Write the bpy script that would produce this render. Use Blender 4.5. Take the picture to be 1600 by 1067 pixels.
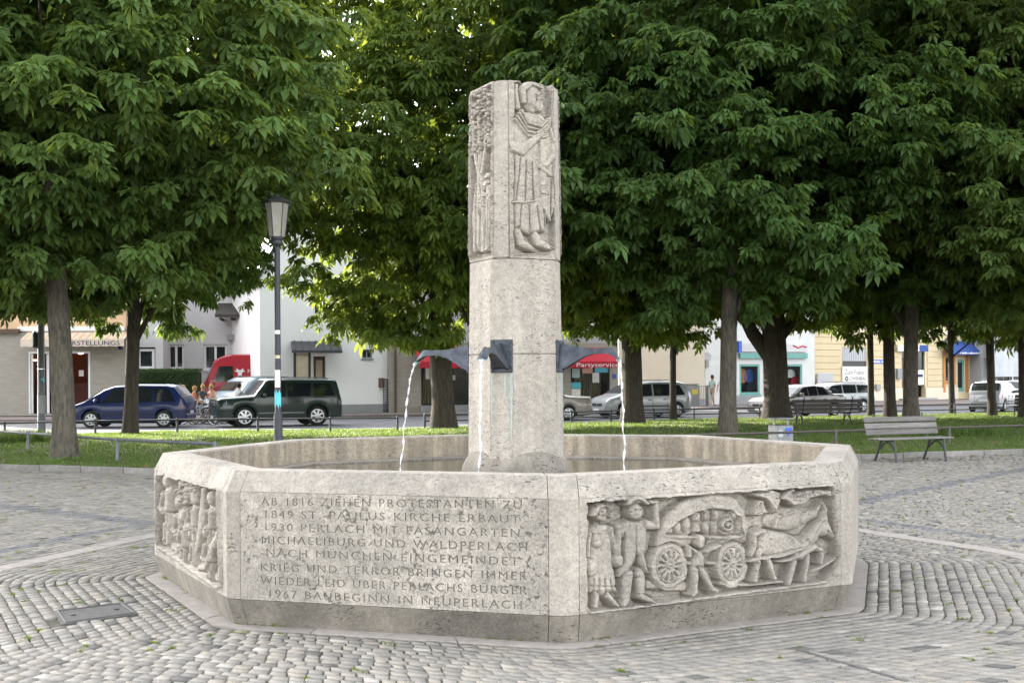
import bpy, bmesh, math, random
import numpy as np
from mathutils import Vector, Matrix
for _o in list(bpy.data.objects): bpy.data.objects.remove(_o, do_unlink=True)
scene = bpy.context.scene
COL = scene.collection
# ------------------------------------------------------------------ camera, sky, sun, exposure
F, HOR, CAMH, ROLL = 1892.0, 592.0, 1.65, 0.006      # focal length in px of the 1600 px photograph, horizon row
cam_d = bpy.data.cameras.new('camera'); cam = bpy.data.objects.new('camera', cam_d); COL.objects.link(cam)
cam_d.sensor_width = 36.0; cam_d.lens = 36.0 * F / 1600.0
cam_d.shift_y = (HOR - 533.5) / 1600.0
cam_d.clip_start = 0.1; cam_d.clip_end = 3000
cam.location = (0, 0, CAMH); cam.rotation_euler = (math.radians(90), ROLL, 0)
scene.camera = cam
SUN_AZ, SUN_EL = math.radians(-44), math.radians(27)    # azimuth measured from +Y towards +X
world = bpy.data.worlds.new('World'); scene.world = world; world.use_nodes = True
wn = world.node_tree.nodes; wl = world.node_tree.links
sky = wn.new('ShaderNodeTexSky'); sky.sky_type = 'NISHITA'; sky.sun_disc = False
sky.sun_elevation = SUN_EL; sky.sun_rotation = SUN_AZ; sky.altitude = 500; sky.dust_density = 2.5; sky.air_density = 1.0; sky.ozone_density = 1.0
hs = wn.new('ShaderNodeHueSaturation'); hs.inputs['Saturation'].default_value = 0.22     # hazy, whitish evening sky
wl.new(sky.outputs[0], hs.inputs['Color']); wl.new(hs.outputs[0], wn['Background'].inputs[0]); wn['Background'].inputs[1].default_value = 0.15
sun_d = bpy.data.lights.new('sun', 'SUN'); sun = bpy.data.objects.new('sun', sun_d); COL.objects.link(sun)
sun_d.energy = 2.7; sun_d.angle = math.radians(0.6); sun_d.color = (1.0, 0.93, 0.8)
_sd = Vector((math.sin(SUN_AZ) * math.cos(SUN_EL), math.cos(SUN_AZ) * math.cos(SUN_EL), math.sin(SUN_EL)))
sun.rotation_euler = _sd.to_track_quat('Z', 'Y').to_euler()
scene.view_settings.view_transform = 'Standard'; scene.view_settings.look = 'None'
scene.view_settings.exposure = 3.0; scene.view_settings.gamma = 1.0; scene.view_settings.use_curve_mapping = False
scene.cycles.use_denoising = True
scene.cycles.max_bounces = 10; scene.cycles.transparent_max_bounces = 8; scene.cycles.diffuse_bounces = 6
scene.cycles.sample_clamp_indirect = 8.0
PI = math.pi
rng = np.random.default_rng(7); random.seed(7)

# ------------------------------------------------------------------ pixel -> place
def ray(u, v):
    du, dv = u - 800.0, v - HOR
    return (du - ROLL * dv) / F, -(dv + ROLL * du) / F      # x per metre of depth, z per metre of depth
def G(u, v, z=0.0):
    a, b = ray(u, v); d = (z - CAMH) / b
    return Vector((a * d, d, z))
def P(u, v, d):
    a, b = ray(u, v); return Vector((a * d, d, CAMH + b * d))
def proj(p):
    a, b = F * p[0] / p[1], F * (CAMH - p[2]) / p[1]
    return 800 + a + ROLL * b, HOR + b - ROLL * a

# ------------------------------------------------------------------ materials
M = {}
def mat(name, c1, c2=None, scale=6.0, rough=0.7, bump=0.0, bscale=30.0, metal=0.0, spec=0.5, bdist=0.02, coat=0.0, attr=None, stretch=None,
        emit=None, trans=0.0, alpha=1.0, detail=6.0, rand=0.0, ior=1.45):
    m = bpy.data.materials.new(name); m.use_nodes = True; M[name] = m
    nt = m.node_tree; N = nt.nodes; L = nt.links; b = N['Principled BSDF']
    b.inputs['Roughness'].default_value = rough; b.inputs['Metallic'].default_value = metal
    b.inputs['Specular IOR Level'].default_value = spec; b.inputs['Coat Weight'].default_value = coat
    b.inputs['Transmission Weight'].default_value = trans; b.inputs['IOR'].default_value = ior
    b.inputs['Coat Roughness'].default_value = 0.08
    b.inputs['Alpha'].default_value = alpha
    tc = N.new('ShaderNodeTexCoord'); mp = N.new('ShaderNodeMapping'); L.new(tc.outputs['Object'], mp.inputs[0])
    if stretch: mp.inputs['Scale'].default_value = stretch
    nz = N.new('ShaderNodeTexNoise'); nz.inputs['Scale'].default_value = scale; nz.inputs['Detail'].default_value = detail
    nz.inputs['Roughness'].default_value = 0.65
    L.new(mp.outputs[0], nz.inputs['Vector'])
    if c2 is None: c2 = tuple(x * 0.8 for x in c1)
    r = N.new('ShaderNodeValToRGB'); r.color_ramp.elements[0].position = 0.34; r.color_ramp.elements[1].position = 0.66
    r.color_ramp.elements[0].color = (*c2, 1); r.color_ramp.elements[1].color = (*c1, 1)
    L.new(nz.outputs['Fac'], r.inputs[0])
    out = r.outputs[0]
    if attr or rand:
        mx = N.new('ShaderNodeMix'); mx.data_type = 'RGBA'; mx.blend_type = 'MULTIPLY'; mx.inputs[0].default_value = 1.0
        mr = N.new('ShaderNodeMapRange')
        if attr:
            at = N.new('ShaderNodeAttribute'); at.attribute_name = attr; L.new(at.outputs['Fac'], mr.inputs[0])
            lo, hi = 0.55, 1.35
        else:
            oi = N.new('ShaderNodeObjectInfo'); L.new(oi.outputs['Random'], mr.inputs[0]); lo, hi = 1 - rand, 1 + rand
        mr.inputs['To Min'].default_value = lo; mr.inputs['To Max'].default_value = hi
        L.new(out, mx.inputs[6]); L.new(mr.outputs[0], mx.inputs[7]); out = mx.outputs[2]
    L.new(out, b.inputs['Base Color'])
    if bump:
        n2 = N.new('ShaderNodeTexNoise'); n2.inputs['Scale'].default_value = bscale; n2.inputs['Detail'].default_value = 8.0
        L.new(mp.outputs[0], n2.inputs['Vector'])
        bp = N.new('ShaderNodeBump'); bp.inputs['Strength'].default_value = bump; bp.inputs['Distance'].default_value = bdist
        L.new(n2.outputs['Fac'], bp.inputs['Height']); L.new(bp.outputs[0], b.inputs['Normal'])
    if emit:
        b.inputs['Emission Color'].default_value = (*emit[0], 1); b.inputs['Emission Strength'].default_value = emit[1]
    return m

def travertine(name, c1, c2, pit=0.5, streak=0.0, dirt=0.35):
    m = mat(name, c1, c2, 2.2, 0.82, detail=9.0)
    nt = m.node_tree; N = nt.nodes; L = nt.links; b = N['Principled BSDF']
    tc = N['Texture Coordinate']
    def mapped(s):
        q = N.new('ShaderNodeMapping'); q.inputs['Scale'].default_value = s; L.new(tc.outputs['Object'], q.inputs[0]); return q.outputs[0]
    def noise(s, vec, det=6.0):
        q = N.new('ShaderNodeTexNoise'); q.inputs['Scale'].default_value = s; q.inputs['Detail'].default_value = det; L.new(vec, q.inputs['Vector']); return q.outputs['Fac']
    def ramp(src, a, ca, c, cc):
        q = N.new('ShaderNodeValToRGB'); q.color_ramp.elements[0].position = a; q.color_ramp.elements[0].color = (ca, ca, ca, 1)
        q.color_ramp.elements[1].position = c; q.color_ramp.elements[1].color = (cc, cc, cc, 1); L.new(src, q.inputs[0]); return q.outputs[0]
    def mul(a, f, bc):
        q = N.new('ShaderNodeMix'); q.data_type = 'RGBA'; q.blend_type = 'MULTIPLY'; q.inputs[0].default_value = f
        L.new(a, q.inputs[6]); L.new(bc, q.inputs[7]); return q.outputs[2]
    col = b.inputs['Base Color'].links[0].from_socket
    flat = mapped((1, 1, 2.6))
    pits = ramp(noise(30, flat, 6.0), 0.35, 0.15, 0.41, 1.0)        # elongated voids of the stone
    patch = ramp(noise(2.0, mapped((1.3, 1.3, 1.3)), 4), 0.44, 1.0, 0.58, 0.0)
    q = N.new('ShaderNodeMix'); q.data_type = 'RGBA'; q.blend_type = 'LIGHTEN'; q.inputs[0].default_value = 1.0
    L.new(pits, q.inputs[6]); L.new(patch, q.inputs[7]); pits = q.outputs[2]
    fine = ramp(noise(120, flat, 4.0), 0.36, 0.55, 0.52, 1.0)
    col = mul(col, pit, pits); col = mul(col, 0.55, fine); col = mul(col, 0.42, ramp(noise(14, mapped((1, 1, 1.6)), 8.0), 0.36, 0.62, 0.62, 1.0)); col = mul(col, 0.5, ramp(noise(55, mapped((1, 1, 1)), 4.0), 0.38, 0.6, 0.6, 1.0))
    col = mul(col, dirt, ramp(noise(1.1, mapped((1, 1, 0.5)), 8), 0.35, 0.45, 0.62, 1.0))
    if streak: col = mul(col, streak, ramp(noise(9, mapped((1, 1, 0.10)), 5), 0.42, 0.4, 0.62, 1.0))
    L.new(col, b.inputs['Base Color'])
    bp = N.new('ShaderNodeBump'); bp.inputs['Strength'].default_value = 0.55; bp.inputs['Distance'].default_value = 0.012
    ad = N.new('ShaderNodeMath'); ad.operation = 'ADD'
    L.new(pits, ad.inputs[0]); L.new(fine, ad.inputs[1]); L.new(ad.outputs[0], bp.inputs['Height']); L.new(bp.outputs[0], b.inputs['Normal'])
    return m

def leaf_mat(name, c1, c2, tcol):
    m = mat(name, c1, c2, 0.6, 0.5, spec=0.28, attr='tint')
    nt = m.node_tree; N = nt.nodes; L = nt.links; b = N['Principled BSDF']
    tr = N.new('ShaderNodeBsdfTranslucent'); tr.inputs[0].default_value = (*tcol, 1)
    oi = N.new('ShaderNodeObjectInfo'); mr = N.new('ShaderNodeMapRange'); mr.inputs['To Min'].default_value = 0.82; mr.inputs['To Max'].default_value = 1.22; L.new(oi.outputs['Random'], mr.inputs[0])
    mh = N.new('ShaderNodeMapRange'); mh.inputs['To Min'].default_value = 0.512; mh.inputs['To Max'].default_value = 0.486; L.new(oi.outputs['Random'], mh.inputs[0])      # each tree its own green
    for src, dst in ((b.inputs['Base Color'].links[0].from_socket, b.inputs['Base Color']), (None, tr.inputs[0])):
        hv = N.new('ShaderNodeHueSaturation'); L.new(mr.outputs[0], hv.inputs['Value']); L.new(mh.outputs[0], hv.inputs['Hue'])
        if src: L.new(src, hv.inputs['Color'])
        else: hv.inputs['Color'].default_value = (*tcol, 1)
        L.new(hv.outputs[0], dst)
    mx = N.new('ShaderNodeMixShader'); mx.inputs[0].default_value = 0.42
    L.new(b.outputs[0], mx.inputs[1]); L.new(tr.outputs[0], mx.inputs[2]); L.new(mx.outputs[0], N['Material Output'].inputs[0])
    return m

travertine('travertine', (0.510, 0.455, 0.384), (0.395, 0.354, 0.301), 0.75, 0.18, 0.5)
travertine('travertine_column', (0.525, 0.466, 0.390), (0.430, 0.386, 0.328), 0.75, 0.25, 0.25)
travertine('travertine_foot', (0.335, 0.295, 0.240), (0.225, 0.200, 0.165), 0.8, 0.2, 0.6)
travertine('travertine_inner', (0.514, 0.426, 0.309), (0.385, 0.327, 0.251), 0.5, 0.6, 0.4)
def cobble_mat():
    m = mat('cobble', (0.70, 0.672, 0.622), (0.48, 0.46, 0.43), 14, 0.72, 0.3, 70)
    N = m.node_tree.nodes; L = m.node_tree.links; b = N['Principled BSDF']; src = b.inputs['Base Color'].links[0].from_socket
    at = N.new('ShaderNodeAttribute'); at.attribute_name = 'tint'; r = N.new('ShaderNodeValToRGB'); L.new(at.outputs['Fac'], r.inputs[0]); e = r.color_ramp.elements
    e[0].position = 0.0; e[0].color = (0.10, 0.10, 0.10, 1); e[1].position = 1.0; e[1].color = (0.50, 0.49, 0.465, 1)
    for p, c in ((0.22, (0.215, 0.21, 0.20)), (0.40, (0.285, 0.275, 0.26)), (0.52, (0.325, 0.315, 0.297)), (0.62, (0.345, 0.322, 0.285)), (0.75, (0.39, 0.375, 0.35))):
        q = e.new(p); q.color = (*c, 1)
    mx = N.new('ShaderNodeMix'); mx.data_type = 'RGBA'; mx.blend_type = 'MULTIPLY'; mx.inputs[0].default_value = 1.0
    L.new(src, mx.inputs[6]); L.new(r.outputs[0], mx.inputs[7]); L.new(mx.outputs[2], b.inputs['Base Color'])
cobble_mat()
mat('cobble_dark', (0.15, 0.15, 0.15), (0.10, 0.10, 0.10), 9, 0.75, 0.25, 60, attr='tint')
mat('joint', (0.10, 0.088, 0.07), (0.05, 0.05, 0.03), 3, 0.95, 0.4, 60)
mat('slab', (0.296, 0.263, 0.233), (0.200, 0.181, 0.163), 9, 0.75, 0.2, 60, rand=0.12)
mat('plate', (0.10, 0.096, 0.09), (0.06, 0.058, 0.055), 12, 0.7, 0.4, 70, metal=0.1)
mat('bronze', (0.070, 0.078, 0.092), (0.032, 0.036, 0.044), 14, 0.46, 0.25, 40, metal=0.55)
mat('bolt', (0.09, 0.09, 0.08), (0.05, 0.06, 0.05), 14, 0.5, metal=0.6)
mat('verdigris', (0.20, 0.42, 0.38), (0.14, 0.30, 0.28), 14, 0.7)
mat('water', (0.055, 0.050, 0.032), (0.04, 0.037, 0.025), 1.5, 0.04, 0.10, 9, spec=0.6)
mat('jet', (0.92, 0.92, 0.92), (0.8, 0.8, 0.8), 60, 0.1, trans=0.5, ior=1.33)
mat('ground', (0.16, 0.15, 0.13), (0.11, 0.105, 0.095), 0.5, 0.95)
mat('asphalt', (0.128, 0.128, 0.136), (0.085, 0.085, 0.089), 1.2, 0.85, 0.2, 50)
mat('sidewalk', (0.20, 0.165, 0.15), (0.15, 0.125, 0.115), 3, 0.85, 0.1, 50)
mat('kerb', (0.216, 0.204, 0.184), (0.136, 0.128, 0.116), 8, 0.85, 0.3, 40, rand=0.15)
mat('lawn', (0.085, 0.105, 0.024), (0.085, 0.070, 0.035), 1.4, 0.95, 0.5, 40)
leaf_mat('grass', (0.080, 0.138, 0.030), (0.052, 0.098, 0.024), (0.15, 0.22, 0.035))
leaf_mat('leaf', (0.086, 0.148, 0.040), (0.056, 0.108, 0.032), (0.20, 0.27, 0.03))
leaf_mat('leaf_young', (0.108, 0.165, 0.034), (0.076, 0.130, 0.028), (0.26, 0.33, 0.035))
leaf_mat('moss', (0.13, 0.17, 0.03), (0.08, 0.12, 0.02), (0.25, 0.3, 0.05))
mat('fruit', (0.24, 0.30, 0.07), (0.18, 0.24, 0.05), 20, 0.6)
mat('bark', (0.068, 0.056, 0.041), (0.025, 0.022, 0.016), 7, 0.95, 1.0, 16, bdist=0.08, stretch=(2, 2, 0.45))
mat('bark_pale', (0.135, 0.117, 0.088), (0.045, 0.041, 0.031), 9, 0.95, 1.0, 16, bdist=0.08, stretch=(2, 2, 0.45))
mat('iron', (0.035, 0.037, 0.042), (0.022, 0.023, 0.026), 20, 0.5, 0.1, 50, spec=0.4)
mat('rail_grey', (0.13, 0.135, 0.15), (0.08, 0.083, 0.09), 12, 0.55, 0.15, 40, metal=0.3)
mat('rail_brown', (0.07, 0.055, 0.045), (0.04, 0.033, 0.03), 12, 0.6)
mat('bench_wood', (0.160, 0.148, 0.136), (0.096, 0.088, 0.080), 6, 0.75, 0.4, 30, stretch=(0.4, 4, 4), rand=0.2)
mat('lamp_glass', (0.42, 0.40, 0.34), (0.30, 0.285, 0.24), 4, 0.25, trans=0.35)
mat('steel_grey', (0.22, 0.225, 0.23), (0.15, 0.155, 0.16), 10, 0.4, metal=0.3)
mat('sticker_blue', (0.03, 0.10, 0.50), None, 10, 0.4)
mat('sticker_cyan', (0.10, 0.50, 0.60), None, 10, 0.5)
mat('paper', (0.72, 0.70, 0.66), (0.62, 0.60, 0.56), 8, 0.7)
mat('yellow_paper', (0.70, 0.55, 0.08), None, 8, 0.7)
mat('white_paint', (0.74, 0.73, 0.72), (0.66, 0.655, 0.65), 2, 0.8)
mat('wall_white', (0.80, 0.785, 0.77), (0.74, 0.725, 0.71), 0.5, 0.9, 0.08, 40)
mat('wall_lilac', (0.570, 0.546, 0.546), (0.503, 0.480, 0.480), 0.5, 0.9, 0.08, 40)
mat('wall_pink', (0.60, 0.44, 0.41), (0.54, 0.40, 0.37), 0.5, 0.9)
mat('wall_orange', (0.66, 0.46, 0.28), (0.60, 0.41, 0.25), 0.5, 0.9)
mat('wall_cream', (0.629, 0.544, 0.425), (0.578, 0.493, 0.383), 0.4, 0.9)
mat('wall_yellow', (0.56, 0.46, 0.29), (0.50, 0.41, 0.26), 0.6, 0.9, 0.1, 30)
mat('wall_grey', (0.42, 0.42, 0.43), (0.36, 0.36, 0.37), 0.5, 0.9)
mat('stone_clad', (0.357, 0.323, 0.272), (0.281, 0.255, 0.217), 3.0, 0.85, 0.15, 30, stretch=(0.6, 0.6, 2.5), rand=0.08)
mat('plinth', (0.30, 0.30, 0.30), (0.24, 0.24, 0.24), 2, 0.9)
mat('tile_white', (0.558, 0.558, 0.540), (0.504, 0.504, 0.486), 1, 0.4, rand=0.05)
mat('turquoise', (0.120, 0.315, 0.277), (0.098, 0.270, 0.240), 3, 0.5)
mat('glass_dark', (0.018, 0.021, 0.026), (0.010, 0.012, 0.015), 0.6, 0.06, spec=0.7)
mat('shop_glass', (0.80, 0.84, 0.83), (0.76, 0.80, 0.79), 0.8, 0.0, trans=1.0, ior=1.12)
mat('interior', (0.30, 0.27, 0.24), (0.18, 0.16, 0.14), 1.5, 0.9)
mat('interior_red', (0.11, 0.018, 0.012), (0.03, 0.014, 0.012), 1.5, 0.8)
mat('bulb', (0.9, 0.6, 0.3), None, 1, 0.5, emit=((1.0, 0.55, 0.2), 5.0))
mat('curtain', (0.40, 0.33, 0.22), (0.20, 0.16, 0.11), 3, 0.9, stretch=(8, 8, 0.3))
mat('frame_dark', (0.03, 0.028, 0.027), None, 4, 0.5)
mat('frame_brown', (0.10, 0.055, 0.035), None, 4, 0.6)
mat('frame_orange', (0.45, 0.20, 0.06), None, 4, 0.6)
mat('awning_red', (0.468, 0.019, 0.038), (0.391, 0.015, 0.031), 2, 0.75)
mat('awning_blue', (0.03, 0.07, 0.26), (0.022, 0.055, 0.21), 2, 0.75)
mat('awning_pale', (0.62, 0.52, 0.42), (0.55, 0.44, 0.34), 2, 0.85)
mat('awning_stripe', (0.62, 0.42, 0.24), None, 2, 0.85)
mat('letter_navy', (0.02, 0.025, 0.09), None, 2, 0.7)
mat('letter_white', (0.8, 0.8, 0.8), None, 2, 0.6)
mat('letter_black', (0.015, 0.015, 0.015), None, 2, 0.6)
mat('letter_grey', (0.12, 0.12, 0.12), None, 2, 0.6)
mat('roof_dark', (0.06, 0.06, 0.065), (0.04, 0.04, 0.043), 4, 0.6)
mat('roof_tile', (0.36, 0.11, 0.07), (0.25, 0.075, 0.05), 5, 0.8)
mat('timber_dark', (0.055, 0.045, 0.04), (0.035, 0.03, 0.027), 5, 0.8)
mat('beige_panel', (0.50, 0.42, 0.30), None, 3, 0.7)
mat('pipe_brown', (0.10, 0.06, 0.045), None, 5, 0.5)
leaf_mat('hedge', (0.05, 0.09, 0.025), (0.03, 0.06, 0.018), (0.10, 0.16, 0.03))
mat('netting', (0.45, 0.46, 0.48), (0.38, 0.39, 0.41), 2, 0.8)
mat('tyre', (0.02, 0.02, 0.021), None, 20, 0.85)
mat('rim', (0.42, 0.43, 0.44), (0.34, 0.35, 0.36), 10, 0.3, metal=0.7)
mat('chrome', (0.6, 0.6, 0.6), None, 10, 0.15, metal=0.9)
mat('black_trim', (0.02, 0.02, 0.022), None, 10, 0.55)
mat('headlight', (0.6, 0.62, 0.64), (0.4, 0.42, 0.44), 12, 0.12, spec=0.8)
mat('taillight', (0.45, 0.015, 0.015), None, 12, 0.2, spec=0.7)
mat('number_plate', (0.65, 0.65, 0.62), None, 10, 0.5)
for nm, c in (('paint_blue', (0.004, 0.013, 0.075)), ('paint_green', (0.003, 0.016, 0.013)), ('paint_silver', (0.30, 0.31, 0.315)),
              ('paint_beige', (0.26, 0.235, 0.205)), ('paint_grey', (0.13, 0.122, 0.11)), ('paint_red', (0.36, 0.012, 0.03)),
              ('paint_steel', (0.10, 0.13, 0.17)), ('paint_white', (0.42, 0.45, 0.47)), ('paint_bluegrey', (0.16, 0.23, 0.28))):
    mat(nm, c, tuple(x * 0.94 for x in c), 3, 0.34, coat=0.45, metal=0.25 if nm not in ('paint_red', 'paint_blue', 'paint_green') else 0.0, spec=0.3 if nm in ('paint_blue', 'paint_green') else 0.5)
for nm, c in (('skin', (0.55, 0.32, 0.22)), ('hair_blond', (0.42, 0.25, 0.09)), ('hair_brown', (0.08, 0.045, 0.025)), ('hair_black', (0.02, 0.016, 0.014)),
              ('cloth_mint', (0.42, 0.58, 0.55)), ('cloth_white', (0.72, 0.72, 0.74)), ('cloth_grey', (0.10, 0.10, 0.11)), ('cloth_blue', (0.04, 0.11, 0.42)),
              ('cloth_orange', (0.62, 0.24, 0.10)), ('cloth_pink', (0.70, 0.38, 0.28)), ('cloth_palegrey', (0.42, 0.42, 0.42)), ('cloth_khaki', (0.38, 0.27, 0.20)),
              ('cloth_navy', (0.02, 0.025, 0.05)), ('cloth_red', (0.45, 0.02, 0.03)), ('shoe', (0.03, 0.03, 0.03)), ('cloth_denim', (0.06, 0.10, 0.20))):
    mat(nm, c, tuple(x * 0.85 for x in c), 12, 0.8, 0.15, 40)

# ------------------------------------------------------------------ mesh helpers
def link(o, parent=None):
    COL.objects.link(o)
    if parent is not None: o.parent = parent
    return o
def tag(o, label=None, cat=None, group=None, kind=None):
    if label: o['label'] = label
    if cat: o['category'] = cat
    if group: o['group'] = group
    if kind: o['kind'] = kind
    return o
def empty(name, loc=(0, 0, 0), rz=0.0, label=None, cat=None, group=None):
    o = bpy.data.objects.new(name, None); o.location = loc; o.rotation_euler = (0, 0, rz); o.empty_display_size = 0.2
    link(o); return tag(o, label, cat, group)
def np_mesh(name, verts, faces, material, parent=None, smooth=False, tint=None, mats=None, fmat=None):
    """faces: an int array (n,3) or (n,4), or a list of tuples"""
    me = bpy.data.meshes.new(name)
    if isinstance(faces, np.ndarray):
        n, k = faces.shape
        me.vertices.add(len(verts)); me.vertices.foreach_set('co', np.asarray(verts, np.float32).ravel())
        me.loops.add(n * k); me.loops.foreach_set('vertex_index', faces.astype(np.int32).ravel())
        me.polygons.add(n); me.polygons.foreach_set('loop_start', np.arange(0, n * k, k, dtype=np.int32))
        me.polygons.foreach_set('loop_total', np.full(n, k, np.int32))
        me.update(calc_edges=True)
    else:
        me.from_pydata([tuple(v) for v in verts], [], faces)
    me.materials.append(M[material] if isinstance(material, str) else material)
    if mats:
        for q in mats: me.materials.append(M[q])
    if fmat is not None: me.polygons.foreach_set('material_index', np.asarray(fmat, np.int32))
    if tint is not None:
        a = me.attributes.new('tint', 'FLOAT', 'POINT'); a.data.foreach_set('value', np.asarray(tint, np.float32))
    if smooth: me.polygons.foreach_set('use_smooth', np.ones(len(me.polygons), bool))
    me.update()
    o = bpy.data.objects.new(name, me); return link(o, parent)
class MB:
    """collects shapes; build() links them as ONE mesh object"""
    def __init__(s): s.v = []; s.f = []
    def add(s, vs, fs):
        n = len(s.v); s.v += [tuple(v) for v in vs]; s.f += [tuple(i + n for i in f) for f in fs]; return s
    def box(s, x0, x1, y0, y1, z0, z1, c=0.0):
        if x1 < x0: x0, x1 = x1, x0
        if y1 < y0: y0, y1 = y1, y0
        if z1 < z0: z0, z1 = z1, z0
        if c <= 0:
            return s.add([(x, y, z) for z in (z0, z1) for y in (y0, y1) for x in (x0, x1)],
                         [(0, 2, 3, 1), (4, 5, 7, 6), (0, 1, 5, 4), (2, 6, 7, 3), (0, 4, 6, 2), (1, 3, 7, 5)])
        bm = bmesh.new(); bmesh.ops.create_cube(bm, size=1.0)
        for v in bm.verts: v.co = Vector(((x0 + x1) / 2 + v.co.x * (x1 - x0), (y0 + y1) / 2 + v.co.y * (y1 - y0), (z0 + z1) / 2 + v.co.z * (z1 - z0)))
        bmesh.ops.bevel(bm, geom=bm.edges[:], offset=c, segments=1, affect='EDGES')
        bm.verts.index_update()
        s.add([v.co for v in bm.verts], [[v.index for v in f.verts] for f in bm.faces]); bm.free(); return s
    def tube(s, pts, rs, n=10, cap=True, squash=None):
        pts = [Vector(p) for p in pts]
        if not isinstance(rs, (list, tuple)): rs = [rs] * len(pts)
        vs, fs = [], []
        t0 = (pts[1] - pts[0]).normalized(); ref = Vector((0, 0, 1)) if abs(t0.z) < 0.9 else Vector((1, 0, 0))
        a = t0.cross(ref).normalized()
        for i, p in enumerate(pts):
            t = (pts[min(i + 1, len(pts) - 1)] - pts[max(i - 1, 0)]).normalized()
            a = (a - t * a.dot(t)).normalized(); b = t.cross(a)
            for k in range(n):
                w = 2 * PI * k / n; vs.append(p + (a * math.cos(w) + b * math.sin(w)) * rs[i])
        for i in range(len(pts) - 1):
            for k in range(n):
                fs.append((i * n + k, i * n + (k + 1) % n, (i + 1) * n + (k + 1) % n, (i + 1) * n + k))
        if cap:
            fs.append(tuple(range(n - 1, -1, -1))); m = (len(pts) - 1) * n; fs.append(tuple(m + k for k in range(n)))
        return s.add(vs, fs)
    def lathe(s, prof, c=(0, 0, 0), n=16, a0=0.0, sx=1.0, sy=1.0, rot=0.0, cap=True):
        vs, fs = [], []; cr, sr = math.cos(rot), math.sin(rot)
        for r, z in prof:
            for k in range(n):
                w = a0 + 2 * PI * k / n; x, y = r * math.cos(w) * sx, r * math.sin(w) * sy
                vs.append((c[0] + x * cr - y * sr, c[1] + x * sr + y * cr, c[2] + z))
        for i in range(len(prof) - 1):
            for k in range(n): fs.append((i * n + k, i * n + (k + 1) % n, (i + 1) * n + (k + 1) % n, (i + 1) * n + k))
        if cap: fs.append(tuple(range(n - 1, -1, -1))); m = (len(prof) - 1) * n; fs.append(tuple(m + k for k in range(n)))
        return s.add(vs, fs)
    def prism(s, poly, z0, z1):
        n = len(poly)
        vs = [(p[0], p[1], z0) for p in poly] + [(p[0], p[1], z1) for p in poly]
        return s.add(vs, [tuple(range(n - 1, -1, -1)), tuple(range(n, 2 * n))] + [(k, (k + 1) % n, n + (k + 1) % n, n + k) for k in range(n)])
    def loft(s, rings, cap=True, closed=True):
        n = len(rings[0]); vs = [p for r in rings for p in r]; fs = []
        for i in range(len(rings) - 1):
            for k in range(n if closed else n - 1): fs.append((i * n + k, i * n + (k + 1) % n, (i + 1) * n + (k + 1) % n, (i + 1) * n + k))
        if cap: fs.append(tuple(range(n - 1, -1, -1))); m = (len(rings) - 1) * n; fs.append(tuple(m + k for k in range(n)))
        return s.add(vs, fs)
    def slab(s, poly_xz, y0, y1):
        """polygon in x,z extruded along y"""
        n = len(poly_xz); vs = [(p[0], y0, p[1]) for p in poly_xz] + [(p[0], y1, p[1]) for p in poly_xz]
        return s.add(vs, [tuple(range(n)), tuple(range(2 * n - 1, n - 1, -1))] + [(k, n + k, n + (k + 1) % n, (k + 1) % n) for k in range(n)])
    def build(s, name, material, parent=None, smooth=False, bevel=0.0, sharp=None):
        me = bpy.data.meshes.new(name); me.from_pydata(s.v, [], s.f); me.materials.append(M[material])
        bm = bmesh.new(); bm.from_mesh(me); bmesh.ops.recalc_face_normals(bm, faces=bm.faces[:]); bm.to_mesh(me); bm.free()
        if smooth:
            me.polygons.foreach_set('use_smooth', np.ones(len(me.polygons), bool)); me.set_sharp_from_angle(angle=math.radians(sharp or 40))
        me.update()
        return link(bpy.data.objects.new(name, me), parent)
def text_mesh(body, size, material, parent, loc, rot, name='lettering', width=None, depth=0.004, align='LEFT', spacing=1.0):
    c = bpy.data.curves.new(name, 'FONT'); c.body = body; c.size = size; c.extrude = depth / 2; c.align_x = align; c.align_y = 'BOTTOM_BASELINE'
    c.space_character = spacing; c.resolution_u = 3
    t = bpy.data.objects.new(name, c); COL.objects.link(t)
    dg = bpy.context.evaluated_depsgraph_get(); me = bpy.data.meshes.new_from_object(t.evaluated_get(dg))
    bpy.data.objects.remove(t, do_unlink=True)
    n = len(me.vertices); co = np.empty(n * 3, np.float32); me.vertices.foreach_get('co', co); co = co.reshape(-1, 3)
    if width: co[:, 0] *= width / max(1e-6, co[:, 0].max() - co[:, 0].min())
    me.vertices.foreach_set('co', co.ravel()); me.materials.clear(); me.materials.append(M[material]); me.update()
    o = bpy.data.objects.new(name, me); o.location = loc; o.rotation_euler = rot; return link(o, parent)
def copy_tree(o, parent=None):
    c = o.copy(); COL.objects.link(c); c.parent = parent
    for ch in list(o.children): copy_tree(ch, c)
    return c
mat('verdigris_stain', (0.34, 0.385, 0.345), (0.27, 0.31, 0.28), 30, 0.85)
mat('dead_leaf', (0.16, 0.085, 0.035), (0.09, 0.05, 0.025), 3, 0.9)
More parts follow.
